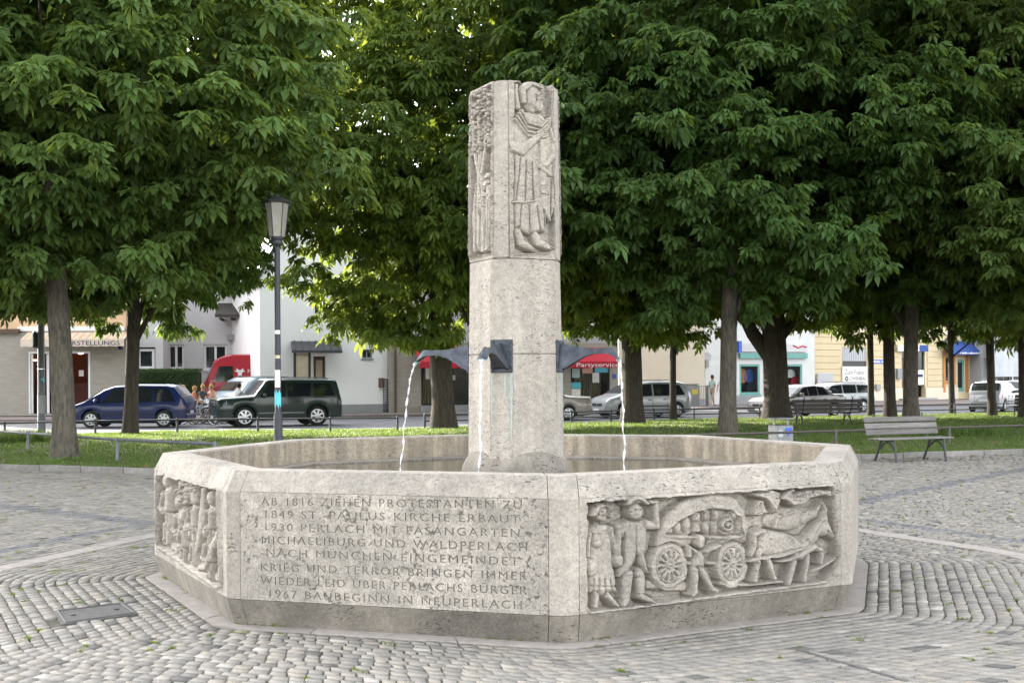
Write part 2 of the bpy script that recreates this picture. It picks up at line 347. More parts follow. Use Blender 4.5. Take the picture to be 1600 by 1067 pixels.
# ------------------------------------------------------------------ the setting: ground, plaza, lawn, road
FC = Vector((0.03, 10.53, 0)); TH0 = math.radians(185.4)          # fountain centre, angle of basin corner 0
def fv(i, R, z=0.0):
    a = TH0 + i * PI / 4; return Vector((FC.x + R * math.cos(a), FC.y + R * math.sin(a), z))
def sheet(name, pts, z, material):
    o = np_mesh(name, [(p[0], p[1], z) for p in pts], [tuple(range(len(pts)))], material); tag(o, kind='structure'); return o
KERB = [(-40, 36.4), (-9.7, 22.9), (-5.2, 21.0), (0, 21.9), (7, 24.3), (10.8, 25.6), (40, 36)]
BACK = [(-40, 30), (-22, 31.5), (-14.7, 35), (-10.5, 38.1), (-3.6, 38.9), (2.1, 43), (5.3, 45.5), (9.4, 47.3), (19.5, 51.5), (45, 60)]
def interp(line, x):
    return float(np.interp(x, [p[0] for p in line], [p[1] for p in line]))
sheet('ground', [(-1500, -800), (1500, -800), (1500, 2500), (-1500, 2500)], -0.16, 'ground')
plaza = sheet('plaza', [(-40, -12), (40, -12), (40, 36)] + [(x, y) for x, y in reversed(KERB[1:-1])] + [(-40, 36.4)], -0.012, 'joint')
plaza['kind'] = 'structure'
sheet('road', [(-80, 28)] + BACK[1:] + [(90, 70), (90, 140), (-80, 140)], -0.10, 'asphalt')

def offset_point(s, d, R=3.005):
    """point at arc length s on the outline of the basin foot, pushed out by d (rounded corners)"""
    side = 2 * R * math.sin(PI / 8); arc = d * PI / 4; per = 8 * (side + arc); s = s % per
    i = int(s // (side + arc)); t = s - i * (side + arc)
    a, b = fv(i, R), fv(i + 1, R); nm = TH0 + (i + 0.5) * PI / 4; n = Vector((math.cos(nm), math.sin(nm), 0))
    if t <= side: return a.lerp(b, t / side) + n * d
    w = nm + (t - side) / max(d, 1e-6); return b + Vector((math.cos(w), math.sin(w), 0)) * d
def per_of(d, R=3.005): return 8 * (2 * R * math.sin(PI / 8) + d * PI / 4)
PLATE = [G(82.5, 954.5), G(96, 975), G(218, 958), G(194, 940.7)]
def in_poly(x, y, poly, grow=0.0):
    c = sum((Vector((p[0], p[1], 0)) for p in poly), Vector()) / len(poly); r = False; n = len(poly)
    q = [(c.x + (p[0] - c.x) * (1 + grow), c.y + (p[1] - c.y) * (1 + grow)) for p in poly]
    for i in range(n):
        x1, y1 = q[i]; x2, y2 = q[(i + 1) % n]
        if (y1 > y) != (y2 > y) and x < (x2 - x1) * (y - y1) / (y2 - y1) + x1: r = not r
    return r
def stone(p00, p10, p11, p01, h, tiltz):
    """a worn block: flat-ish top, chamfered to the joint; corners counter-clockwise"""
    c = (p00 + p10 + p11 + p01) / 4; top, bot = [], []
    for k, p in enumerate((p00, p10, p11, p01)):
        q = c.lerp(p, 0.90 + 0.09 * random.random()); top.append((q.x, q.y, h + tiltz[k])); bot.append((p.x, p.y, -0.017))
    return bot + top
SF = [(4, 5, 6, 7), (0, 1, 5, 4), (1, 2, 6, 5), (2, 3, 7, 6), (3, 0, 4, 7)]
stones = []                              # (depth, in frame, verts, tint, dark)
def put_stone(q, dark, tint=None, h=0.0):
    c = sum(q, Vector()) / 4
    if c.y < 3.6 or abs(c.x) > 0.47 * c.y + 1.6 or c.y > interp(KERB, c.x) - 0.08: return
    if in_poly(c.x, c.y, PLATE, 0.12): return
    u, v = proj((c.x, c.y, 0)); infr = -5 < u < 1605 and v < 1072
    if tint is None:
        tint = 0.5 + 0.125 * random.gauss(0, 1)
        if random.random() < 0.03: tint = 0.06
        if random.random() < 0.012: tint = 0.95
    stones.append((c.y, infr, stone(*q, h + random.uniform(-0.002, 0.003), [random.uniform(-0.0018, 0.0018) for _ in range(4)]), max(0.0, min(1.2, tint)), dark))
EDG, BAND0, BAND1, DARK0, DARK1 = 0.15, 1.54, 1.77, 2.30, 2.50
d = EDG
while d < 17.0:
    w = random.uniform(0.080, 0.102) if d < 5.5 else random.uniform(0.095, 0.118)
    if d < BAND0 and BAND0 < d + w * 1.4: w = BAND0 - d
    in_band = BAND0 <= d < BAND1 - 0.01
    if in_band: w = (BAND1 - BAND0) / 2
    dark = DARK0 - 0.02 <= d < DARK1 - 0.02
    if dark: w = 0.1
    far = d > 5.0
    s, per = random.uniform(0, 0.1), per_of(d + w / 2)
    end = s + per - 0.02; g = 0.0048
    while s < end - 0.05:
        l = random.uniform(0.082, 0.132) if d < 5.5 else random.uniform(0.11, 0.165)
        if end - s - l < 0.06: l = end - s
        k0, k1 = per_of(d) / per, per_of(d + w) / per
        j = lambda: random.uniform(-0.0055, 0.0055)
        a, b = s + g, s + l - g
        q = [offset_point(a * k0 + j(), d + g + j()), offset_point(a * k1 + j(), d + w - g + j()), offset_point(b * k1 + j(), d + w - g + j()), offset_point(b * k0 + j(), d + g + j())]
        m = (q[0] + q[2]) / 2 - FC
        # dark radial gutters from the outer ring at two corners
        dk = dark
        if d > DARK1 - 0.03:
            for ca in (TH0 - 3 * PI / 4, TH0 - PI / 4):
                al = m.x * math.cos(ca) + m.y * math.sin(ca); ac = abs(-m.x * math.sin(ca) + m.y * math.cos(ca))
                if al > 0 and ac < 0.15: dk = True
        if in_band and (q[0].y + q[2].y) / 2 > 8.75: s += l; continue
        put_stone([q[0], q[3], q[2], q[1]][::-1], dk)
        s += l
    d += w
def slabs(name, d0, d1, length, h, kids):
    per = per_of((d0 + d1) / 2); n = int(per / length)
    for i in range(n):
        s0, s1 = i * per / n, (i + 1) * per / n
        ks = [s0 + 0.004 + (s1 - s0 - 0.008) * t for t in np.linspace(0, 1, 5)]
        c = offset_point((s0 + s1) / 2, d0)
        if c.y < 3.6 or abs(c.x) > 0.47 * c.y + 1.6 or (d0 > 1 and c.y < 8.9): continue
        k0, k1 = per_of(d0) / per, per_of(d1) / per
        inn = [offset_point(k * k0, d0) for k in ks]; out = [offset_point(k * k1, d1) for k in ks]
        mb = MB(); mb.prism([(p.x, p.y) for p in inn] + [(p.x, p.y) for p in reversed(out)], -0.03, h + random.uniform(-0.002, 0.002)); mb.build(name, 'slab', kids)
slabs('edging_slab', -0.03, EDG - 0.006, 0.95, 0.006, plaza)
slabs('band_slab', BAND0 + 0.006, BAND1 - 0.006, 0.9, 0.004, plaza)
stones.sort(key=lambda t: t[0])
near, rest = [], []
for t in stones:
    (near if t[1] and len(near) < 300 and not t[4] else rest).append(t)
for t in near:
    c = np.mean(np.array(t[2]), 0); c[2] = 0
    o = np_mesh('cobblestone', np.array(t[2]) - c, np.array(SF), 'cobble', plaza, tint=[t[3]] * 8); o.location = c
for dk in (False, True):
    sel = [t for t in rest if t[4] == dk]
    V = np.array([t[2] for t in sel]).reshape(-1, 3); n = len(sel)
    Fc = (np.array(SF)[None] + (np.arange(n) * 8)[:, None, None]).reshape(-1, 4)
    o = np_mesh('cobblestone_field' if not dk else 'gutter_cobble_field', V, Fc, 'cobble_dark' if dk else 'cobble', plaza, tint=np.repeat([t[3] for t in sel], 8))
    o['kind'] = 'stuff'
# moss and weeds in the joints
def tufts(name, pts, hmin, hmax, material, blades=5, spread=0.03, parent=None, tn=None, wid=0.006):
    pts = np.asarray(pts, float); n = len(pts) * blades
    base = np.repeat(pts, blades, 0) + np.c_[rng.normal(0, spread, (n, 2)), np.zeros(n)]
    a = rng.uniform(0, 2 * PI, n); h = rng.uniform(hmin, hmax, n); lean = rng.uniform(0.1, 0.8, n) * h
    dx, dy = np.cos(a), np.sin(a); w = wid * rng.uniform(0.6, 1.5, n)
    v = np.empty((n, 3, 3)); v[:, 0] = base + np.c_[-dy * w, dx * w, np.zeros(n)]; v[:, 1] = base + np.c_[dy * w, -dx * w, np.zeros(n)]
    v[:, 2] = base + np.c_[dx * lean, dy * lean, h]
    t = np.repeat(np.clip(rng.normal(0.5, 0.22, n), 0, 1), 3)
    o = np_mesh(name, v.reshape(-1, 3), np.arange(n * 3).reshape(-1, 3), material, parent, tint=t); o['kind'] = 'stuff'; return o
mp_ = []
for t in stones:
    if t[1] and random.random() < (0.036 if t[0] < 12 else 0.045):
        q = t[2][random.randrange(4)]; q2 = t[2][(random.randrange(4))]
        for _ in range(9):
            f = random.random() ; mp_.append((q[0] + (q2[0] - q[0]) * f, q[1] + (q2[1] - q[1]) * f, -0.011))
for _ in range(700):                        # weeds along the foot of the basin
    s = random.uniform(0, per_of(0)); k = math.sin(s * 3.1) + math.sin(s * 7.7 + 1)
    if k > 0.9: p = offset_point(s, 0.006); mp_.append((p.x, p.y, 0.004))
tufts('moss_in_joints', mp_, 0.010, 0.026, 'moss', 5, 0.010, plaza, wid=0.007)
# inspection cover let into the paving
mb = MB(); mb.prism([(p.x, p.y) for p in PLATE], -0.02, 0.0015); cover = mb.build('inspection_cover', 'plate')
mb = MB(); c = sum(PLATE, Vector()) / 4
for sx, sy in ((-.12, -.1), (.12, .1)): mb = MB(); mb.lathe([(0.018, 0.0), (0.018, 0.006), (0.010, 0.008)], (c.x + sx, c.y + sy, 0.001), 8); mb.build('lifting_hole', 'black_trim', cover)
pv = [p + (c - p) * 0.12 for p in PLATE]; mb = MB()
for i in range(4):
    a, b = pv[i], pv[(i + 1) % 4]; mb.tube([(a.x, a.y, 0.0035), (b.x, b.y, 0.0035)], 0.006, 4)
mb.build('rim_rib', 'plate', cover)
tag(cover, 'flat grey metal inspection cover let into the cobbles beside the fountain', 'cover')
# slot drain
a = TH0 + 2.5 * PI / 4
mb = MB(); e = Vector((math.cos(a), math.sin(a), 0)); f = Vector((-e.y, e.x, 0))
for k in range(9):
    p = FC + e * (3.62 + k * 0.098); q = p + e * 0.085
    mb.prism([(p + f * 0.014)[:2], (p - f * 0.014)[:2], (q - f * 0.014)[:2], (q + f * 0.014)[:2]], -0.01, 0.005)
dr = mb.build('slot_drain', 'plate'); tag(dr, 'narrow dark drain slot in the cobbles before the wagon relief', 'drain')

# lawn behind the plaza
def lawn_z(x, y):
    k, b = interp(KERB, x), interp(BACK, x); t = (y - k) / max(0.5, b - k)
    return 0.07 + 0.10 * math.sin(PI * max(0, min(1, t))) if 0 <= t <= 1 else 0.0
xs = np.linspace(-32, 40, 73); V, Fc = [], []
NT = 22
for x in xs:
    k, b = interp(KERB, x) + 0.13, interp(BACK, x)
    for j in range(NT + 1):
        y = k + (b - k) * j / NT; V.append((x, y, (lawn_z(x, y) if j < NT else 0.03) + random.uniform(-0.012, 0.012)))
for i in range(len(xs) - 1):
    if interp(BACK, xs[i]) < interp(KERB, xs[i]) + 0.5: continue
    for j in range(NT):
        a = i * (NT + 1) + j; Fc.append((a, a + NT + 1, a + NT + 2, a + 1))
lawn = np_mesh('lawn', V, np.array(Fc), 'lawn', smooth=True); tag(lawn, kind='structure')
pts = []
while len(pts) < 52000:
    x = random.uniform(-22, 27); k, b = interp(KERB, x) + 0.15, interp(BACK, x)
    if b < k + 0.5: continue
    y = k + (b - k) * random.random() ** 1.35
    if abs(x) > 0.45 * y + 2: continue
    pts.append((x, y, lawn_z(x, y) - 0.01))
g = tufts('grass', pts, 0.03, 0.085, 'grass', 3, 0.05, None, wid=0.012); tag(g, 'mown green grass of the lawn between the plaza and the road', 'grass', kind='stuff')
pts = []
for cx, cy, r, n in ((-12.4, 30.2, 0.9, 500), (11.6, 31.5, 1.2, 300)):
    for _ in range(n):
        a, q = random.uniform(0, 2 * PI), r * random.random() ** 0.6; pts.append((cx + q * math.cos(a), cy + q * math.sin(a), lawn_z(cx, cy) - 0.02))
g = tufts('long_grass', pts, 0.10, 0.38, 'grass', 4, 0.06, None, wid=0.014); tag(g, 'taller uncut grass tufts around the posts in the lawn', 'grass', kind='stuff')
fl = []
for _ in range(420):
    x = random.uniform(-16, 18); y = interp(KERB, x) + (random.gauss(.5, 1.2) if random.random() < .7 else random.uniform(0, 12))
    on = y > interp(KERB, x) + .13; fl.append((x, y, (lawn_z(x, y) + .03) if on else .006))
V = []
for x, y, z in fl:
    a_ = random.uniform(0, 6.28); e1 = np.array([math.cos(a_), math.sin(a_), random.uniform(-.3, .3)]) * random.uniform(.04, .09); e2 = np.array([-math.sin(a_), math.cos(a_), random.uniform(-.2, .4)]) * .03; c_ = np.array([x, y, z + .012]); V += [c_ - e1, c_ + e2, c_ + e1, c_ - e1, c_ + e1, c_ - e2]
o = np_mesh('fallen_leaves', np.array(V), np.arange(len(V)).reshape(-1, 3), 'dead_leaf', None); tag(o, 'dry brown leaves scattered along the kerb and lawn', 'leaves', kind='stuff')
# kerb stones
kerb = bpy.data.objects.new('kerb', None); link(kerb); kerb['kind'] = 'structure'
for (x0, y0), (x1, y1) in zip(KERB[:-1], KERB[1:]):
    L_ = math.hypot(x1 - x0, y1 - y0); n = max(1, round(L_ / 1.0)); e = Vector(((x1 - x0) / L_, (y1 - y0) / L_, 0)); nn = Vector((-e.y, e.x, 0))
    if x1 < -35 or x0 > 35: pass
    for i in range(n):
        p = Vector((x0, y0, 0)) + e * (i * L_ / n)
        if abs(p.x) > 0.5 * p.y + 3: continue
        mb = MB(); mb.box(0.004, L_ / n - 0.006, 0, 0.13, -0.05, 0.10 + random.uniform(-0.008, 0.008), 0.012); o = mb.build('kerb_stone', 'kerb', kerb)
        o.location = p; o.rotation_euler = (0, 0, math.atan2(e.y, e.x))

# ------------------------------------------------------------------ relief carving as height fields
class HF:
    def __init__(s, p0, U, W, H, N, res, corners=None, zp=Vector((0, 0, 1)), base=-0.055, W1=None):
        s.p0, s.U, s.W, s.H, s.N, s.zp, s.W1 = p0, U, W, H, N, zp, (W1 or W)
        s.nx, s.ny = int(W / res) + 1, int(H / res) + 1
        s.X, s.Y = np.meshgrid(np.linspace(0, W, s.nx), np.linspace(0, H, s.ny)); s.base = base; s.Z = np.full_like(s.X, 0.0)
        pts = [p0, p0 + U * W, p0 + U * W + zp * H, p0 + zp * H]; A = []; B = []
        for p, (x, y) in zip(pts, ((0, 0), (W, 0), (W, H), (0, H))):
            u, v = proj(p); A += [[u, v, 1, 0, 0, 0, -u * x, -v * x], [0, 0, 0, u, v, 1, -u * y, -v * y]]; B += [x, y]
        s.h = np.append(np.linalg.solve(np.array(A), np.array(B)), 1).reshape(3, 3); s.org = (0, 0, 1.0)
    def zoom(s, x0, y0, k): s.org = (x0, y0, k)
    def m(s, x, y):
        u, v = s.org[0] + x / s.org[2], s.org[1] + y / s.org[2]; q = s.h @ np.array([u, v, 1.0]); return q[0] / q[2], q[1] / q[2]
    def field(s, pts, wob=0.0):
        """sunk field inside a polygon"""
        sd = s.sdf([s.m(*p) for p in pts]); sd = sd + wob * np.sin(s.X * 40) * np.cos(s.Y * 31)
        s.Z = np.where(sd > 0, s.base * np.clip(sd / 0.02, 0, 1) ** 0.6, s.Z)
    def up(s, prof, h, lift=0.0):
        z = s.base + lift + h * prof; s.Z = np.where(prof > 0, np.maximum(s.Z, z), s.Z)
    def sdf(s, P_):
        d = np.full(s.X.shape, 1e9); ins = np.zeros(s.X.shape, bool); n = len(P_)
        for i in range(n):
            (x1, y1), (x2, y2) = P_[i], P_[(i + 1) % n]; ex, ey = x2 - x1, y2 - y1
            t = np.clip(((s.X - x1) * ex + (s.Y - y1) * ey) / (ex * ex + ey * ey + 1e-12), 0, 1)
            d = np.minimum(d, np.hypot(s.X - x1 - t * ex, s.Y - y1 - t * ey))
            c = ((y1 > s.Y) != (y2 > s.Y)) & (s.X < ex * (s.Y - y1) / (ey + 1e-12) + x1); ins ^= c
        return np.where(ins, d, -d)
    def poly(s, pts, h=0.05, edge=0.03, lift=0.0):
        sd = s.sdf([s.m(*p) for p in pts]); q = np.clip(sd / edge, 0, 1); s.up(np.where(sd > 0, np.sqrt(1 - (1 - q) ** 2), 0), h, lift)
    def cap(s, pts, rs, h=0.05, lift=0.0):
        if not isinstance(rs, (list, tuple)): rs = [rs] * len(pts)
        Q = [s.m(*p) for p in pts]
        for i in range(len(Q) - 1):
            (x1, y1), (x2, y2) = Q[i], Q[i + 1]; ex, ey = x2 - x1, y2 - y1
            t = np.clip(((s.X - x1) * ex + (s.Y - y1) * ey) / (ex * ex + ey * ey + 1e-12), 0, 1); r = rs[i] + (rs[i + 1] - rs[i]) * t
            dd = np.hypot(s.X - x1 - t * ex, s.Y - y1 - t * ey) / r; s.up(np.where(dd < 1, np.sqrt(np.clip(1 - dd ** 2, 0, 1)), 0), h, lift)
    def ell(s, c, rx, ry, h=0.05, lift=0.0, ang=0.0):
        x, y = s.m(*c); ca, sa = math.cos(ang), math.sin(ang); a = ((s.X - x) * ca + (s.Y - y) * sa) / rx; b = (-(s.X - x) * sa + (s.Y - y) * ca) / ry
        dd = np.hypot(a, b); s.up(np.where(dd < 1, np.sqrt(np.clip(1 - dd ** 2, 0, 1)), 0), h, lift)
    def cut(s, pts, w, dep):
        Q = [s.m(*p) for p in pts]; dm = np.full(s.X.shape, 1e9)
        for (x1, y1), (x2, y2) in zip(Q[:-1], Q[1:]):
            ex, ey = x2 - x1, y2 - y1; t = np.clip(((s.X - x1) * ex + (s.Y - y1) * ey) / (ex * ex + ey * ey + 1e-12), 0, 1)
            dm = np.minimum(dm, np.hypot(s.X - x1 - t * ex, s.Y - y1 - t * ey))
        s.Z -= dep * np.clip(1 - dm / w, 0, 1)
    def mesh(s, name, material, parent, skirt=0.115, rough=0.0025):
        Z = s.Z * 1.08; r_ = 4; pad = np.pad(Z, r_, mode='edge'); cs = np.cumsum(np.cumsum(np.pad(pad, ((1, 0), (1, 0))), 0), 1); w_ = 2 * r_ + 1
        blur = (cs[w_:, w_:] - cs[:-w_, w_:] - cs[w_:, :-w_] + cs[:-w_, :-w_]) / w_ ** 2; Z = Z + 1.25 * (Z - blur); Z = np.clip(Z, -0.112, 0.03)
        for k, a in ((37, 1.0), (83, 0.7), (160, 0.5)):
            ph = rng.uniform(0, 6, 4); Z = Z + rough * a * np.sin(s.X * k + ph[0] + 2 * np.sin(s.Y * k * .6 + ph[1])) * np.sin(s.Y * k * 1.2 + ph[2] + 2 * np.sin(s.X * k * .5 + ph[3]))
        Z += rng.normal(0, rough * 0.35, Z.shape)
        if skirt:
            Z[0, :] = np.minimum(Z[0, :], 0); 
        sc = 1 + (s.W1 / s.W - 1) * (s.Y / s.H); Xs = (s.X - s.W / 2) * sc + s.W / 2
        U, N, z, p = (np.array(q) for q in (s.U, s.N, s.zp, s.p0))
        V = p + Xs[..., None] * U + s.Y[..., None] * z + Z[..., None] * N; nx, ny = s.nx, s.ny
        idx = np.arange(nx * ny).reshape(ny, nx); Fq = np.stack([idx[:-1, :-1], idx[:-1, 1:], idx[1:, 1:], idx[1:, :-1]], -1).reshape(-1, 4)
        V = V.reshape(-1, 3)
        if skirt:
            bd = np.concatenate([idx[0, :], idx[1:, -1], idx[-1, -2::-1], idx[-2:0, -1 * 0]])
            B = (p + Xs[..., None] * U + s.Y[..., None] * z - skirt * N).reshape(-1, 3)[bd]; n0 = len(V); V = np.vstack([V, B]); nb = len(bd)
            k = np.arange(nb); Fq = np.vstack([Fq, np.stack([bd, n0 + k, n0 + (k + 1) % nb, bd[(k + 1) % nb]], -1)])
        return np_mesh(name, V, Fq, material, parent, smooth=True)

# ------------------------------------------------------------------ the fountain
fountain = empty('fountain', (0, 0, 0), 0, 'octagonal grey stone fountain with carved basin panels and a tall carved column', 'fountain')
RL, ZL, ZB, RG, RT, ZT, RI = 3.075, 0.905, 0.184, 3.005, 3.0, 1.045, 2.79
PROF = [(RG, -0.02), (RL, ZB), (RL, ZL), (RT, ZT), (RI, ZT), (RI - 0.02, 0.55), (RG - 0.35, -0.02)]
def side_pt(i, t, R, z):
    return fv(i, R, z).lerp(fv(i + 1, R, z), t)
T0 = 0.045
def side_basis(i):
    a, b = fv(i, RL), fv(i + 1, RL); U = (b - a).normalized(); nm = TH0 + (i + 0.5) * PI / 4
    return a, U, (b - a).length, Vector((math.cos(nm), math.sin(nm), 0))
JG = 0.0013
def ring_piece(name, stations, prof, material, parent, bev=0.006):
    """stations: functions R,z -> point"""
    mb = MB(); mb.loft([[st(R, z) for R, z in prof] for st in stations]); o = mb.build(name, material, parent)
    bm = bmesh.new(); bm.from_mesh(o.data); ed = [e for e in bm.edges if e.calc_face_angle(0) > 0.3]
    bmesh.ops.bevel(bm, geom=ed, offset=bev, segments=2, affect='EDGES', profile=0.6); bm.to_mesh(o.data); bm.free()
    return o
FACE_PROF = [(RL, ZB), (RL, ZL)]
for i in range(8):
    # corner stone astride corner i
    ring_piece('corner_stone', [lambda R, z, i=i: side_pt(i - 1, 1 - T0 + JG, R, z), lambda R, z, i=i: fv(i, R, z), lambda R, z, i=i: side_pt(i, T0 - JG, R, z)],
               [PROF[1], PROF[2], PROF[3], PROF[4], PROF[5], (RG - 0.35, ZB)], 'travertine', fountain)
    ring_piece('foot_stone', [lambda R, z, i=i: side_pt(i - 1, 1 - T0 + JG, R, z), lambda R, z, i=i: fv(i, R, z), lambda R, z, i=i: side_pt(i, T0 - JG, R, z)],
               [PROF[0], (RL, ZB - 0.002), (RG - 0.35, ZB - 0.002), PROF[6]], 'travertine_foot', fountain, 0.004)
    sts = [lambda R, z, i=i, t=t: side_pt(i, t, R, z) for t in (T0, 1 - T0)]
    rec = 0.13 if i in (0, 1, 2) else 0.0
    # above and below the sunk face the panel keeps its full section
    prof = [(RL - rec, ZB), (RL - rec, ZL - 0.001), (RL, ZL), (RT, ZT), (RI, ZT), (RI - 0.02, 0.55), (RG - 0.35, ZB)] if rec else [PROF[1], PROF[2], PROF[3], PROF[4], PROF[5], (RG - 0.35, ZB)]
    panel = ring_piece('basin_panel', sts, prof, 'travertine', fountain, 0.005)
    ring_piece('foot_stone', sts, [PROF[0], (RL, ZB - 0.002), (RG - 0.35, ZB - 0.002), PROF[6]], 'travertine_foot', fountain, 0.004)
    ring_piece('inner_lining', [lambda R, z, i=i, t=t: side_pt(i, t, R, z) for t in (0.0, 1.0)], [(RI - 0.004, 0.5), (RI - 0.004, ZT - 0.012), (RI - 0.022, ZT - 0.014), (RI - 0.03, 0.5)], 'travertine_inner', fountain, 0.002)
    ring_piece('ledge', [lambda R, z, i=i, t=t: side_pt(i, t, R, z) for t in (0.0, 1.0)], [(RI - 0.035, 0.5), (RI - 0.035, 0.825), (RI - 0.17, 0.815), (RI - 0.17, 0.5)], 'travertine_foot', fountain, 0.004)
    if rec: panel['label'] = ['panel carved with a crowd of standing figures', 'panel with an eight line inscription', 'panel carved with a covered wagon and horses'][i]
    if i == 2: wagon_panel = panel
    if i == 1: text_panel = panel
    if i == 0: figure_panel = panel
def hf_side(i, res):
    a, U, L_, N = side_basis(i); p0 = a + U * (L_ * T0) + Vector((0, 0, ZB + 0.001))
    return HF(p0, U, L_ * (1 - 2 * T0), ZL - ZB - 0.002, N, res)
# --- wagon relief (traced in an enlarged crop of the photograph: origin 860,730, 3.2x)
h = hf_side(2, 0.0047); h.zoom(860, 730, 3.2); k = 0.00163; h.base = -0.07
h.field([(178, 175), (1412, 92), (1416, 200), (1440, 450), (1380, 570), (1000, 620), (700, 660), (330, 712), (200, 725), (178, 690)], 0.002)
def man(head, r, torso, limbs, hgt=0.066, lift=0.0):
    h.poly(torso, hgt * 0.92, 0.05, lift)
    for pts, rs in limbs: h.cap(pts, [q * k for q in rs], hgt, lift)
    h.ell(head, r * k * 0.88, r * k * 1.1, hgt * 1.2, lift)
h.ell((1200, 262), 120 * k, 52 * k, 0.045); h.cap([(1280, 255), (1340, 235), (1362, 180)], [32 * k, 22 * k, 8 * k], 0.045)       # far horse
h.cap([(1130, 300), (1150, 250), (1230, 225)], [12 * k] * 3, 0.05)
h.poly([(530, 400), (556, 288), (610, 210), (700, 150), (800, 120), (880, 122), (945, 155), (985, 215), (1004, 300), (992, 368), (968, 386), (880, 400), (560, 412)], 0.066, 0.06)
s_ = h.sdf([h.m(*p) for p in [(575, 335), (640, 268), (720, 226), (810, 203), (905, 212), (952, 250), (968, 340), (900, 350), (620, 346)]]); h.Z = np.where(s_ > 0, h.base + 0.03, h.Z)
for c, rx, ry in (((600, 318), 26, 24), ((642, 300), 24, 34), ((690, 283), 24, 40), ((738, 246), 28, 32), ((788, 235), 24, 36), ((832, 236), 20, 36), ((740, 306), 24, 28), ((785, 305), 22, 30), ((827, 305), 20, 32), ((925, 240), 26, 26), ((952, 300), 18, 42)):
    h.ell(c, rx * k * 1.05, ry * k * 1.05, 0.062)
h.ell((892, 290), 50 * k, 56 * k, 0.068)
h.cut([(892 + r * math.cos(w), 292 + r * math.sin(w)) for r, w in [(6 + 2.4 * q, q * 0.7) for q in range(17)]], 0.009, 0.02)
h.cap([(690, 482), (830, 480)], 11 * k, 0.05); h.cap([(985, 466), (1150, 440), (1260, 408), (1345, 318)], 10 * k, 0.078)
for c, rx, ry in (((600, 494), 88, 98), ((912, 484), 78, 98)):
    h.ell(c, rx * k, ry * k, 0.02); x, y = h.m(*c); dd = np.hypot((h.X - x) / (rx * k), (h.Y - y) / (ry * k)); h.Z = np.where(dd < 1, h.base + 0.062 - 0.02 * np.clip(dd - 0.85, 0, 1) * 6, h.Z)
    h.Z = np.where((dd > 0.30) & (dd < 0.62), h.Z - 0.020 * (np.sin(np.arctan2(h.Y - y, h.X - x) * 12) > 0.1), h.Z); h.Z = np.where((dd > .68) & (dd < .72), h.Z - 0.006, h.Z)
    h.ell(c, 20 * k, 20 * k, 0.082); h.cut([(c[0] - 1, c[1]), (c[0] + 1, c[1])], 0.012, 0.02)
man((262, 225), 40, [(203, 312), (245, 278), (300, 285), (325, 340), (330, 450), (346, 628), (265, 652), (190, 632), (200, 520), (186, 440), (195, 370)],
    [([(308, 318), (340, 440)], [20, 16]), ([(200, 340), (192, 440)], [18, 16]), ([(236, 640), (222, 692)], [17, 12]), ([(292, 640), (332, 692)], [17, 12])])
h.poly([(195, 245), (215, 200), (262, 178), (300, 195), (306, 260), (290, 250), (285, 205), (240, 205), (228, 250)], 0.085, 0.02); h.ell((236, 372), 32 * k, 38 * k, 0.085); h.ell((214, 505), 36 * k, 44 * k, 0.082); h.ell((344, 466), 32 * k, 34 * k, 0.08)
for x in (225, 250, 278, 305): h.cut([(x, 560), (x + (x - 260) * 0.25, 640)], 0.008, 0.012)
h.cut([(195, 595), (345, 598)], 0.006, 0.008)
man((430, 218), 42, [(338, 300), (400, 256), (470, 260), (500, 300), (500, 400), (484, 430), (508, 536), (470, 542), (442, 452), (420, 500), (402, 548), (338, 556), (362, 440), (366, 370), (332, 350)],
    [([(350, 310), (338, 400), (350, 470)], [24, 20, 16]), ([(488, 290), (535, 292), (528, 175)], [24, 20, 15]), ([(528, 175), (500, 172)], [15, 12]), ([(396, 540), (384, 655)], [30, 22]), ([(455, 540), (460, 640)], [30, 22]), ([(384, 662), (368, 690)], [18, 14]), ([(462, 645), (515, 676)], [18, 13])], 0.07)
h.poly([(366, 192), (384, 150), (430, 136), (476, 150), (492, 186), (470, 192), (430, 180), (392, 192)], 0.09, 0.025); h.cut([(432, 290), (434, 470)], 0.007, 0.012); h.cut([(375, 330), (372, 480)], 0.007, 0.014); h.cut([(486, 330), (482, 430)], 0.007, 0.014)
for c in ((252, 222), (274, 222), (420, 212), (444, 212)): h.cut([c, (c[0] + 4, c[1])], 0.008, 0.012)
for c in ((262, 240), (430, 238)): h.cut([(c[0] - 8, c[1]), (c[0] + 8, c[1])], 0.006, 0.008)
man((746, 370), 33, [(714, 408), (778, 404), (784, 516), (704, 516)], [([(770, 418), (838, 388)], [16, 12]), ([(718, 420), (694, 400), (688, 440)], [16, 13, 10]), ([(726, 515), (716, 612)], [21, 15]), ([(757, 515), (803, 602)], [21, 15]), ([(716, 618), (706, 634)], [14, 11]), ([(803, 606), (822, 612)], [13, 10])], 0.08)
h.poly([(1036, 345), (1100, 312), (1200, 330), (1250, 352), (1285, 350), (1318, 300), (1352, 262), (1372, 165), (1392, 212), (1402, 268), (1434, 340), (1418, 368), (1388, 346), (1352, 354), (1332, 402), (1290, 425), (1200, 442), (1100, 468), (1040, 446), (1028, 390)], 0.078, 0.06)
for pts, rs in (([(1050, 420), (1034, 490), (1018, 565)], [30, 18, 14]), ([(1092, 450), (1098, 500), (1114, 552)], [20, 14, 13]), ([(1232, 420), (1212, 500), (1188, 584)], [28, 19, 14]), ([(1290, 400), (1280, 480), (1262, 566)], [22, 15, 12]), ([(1060, 318), (1022, 340), (1016, 400), (992, 440)], [12, 15, 14, 8]), ([(1345, 390), (1352, 440), (1344, 476)], [16, 12, 10])):
    h.cap(pts, [q * k for q in rs], 0.075)
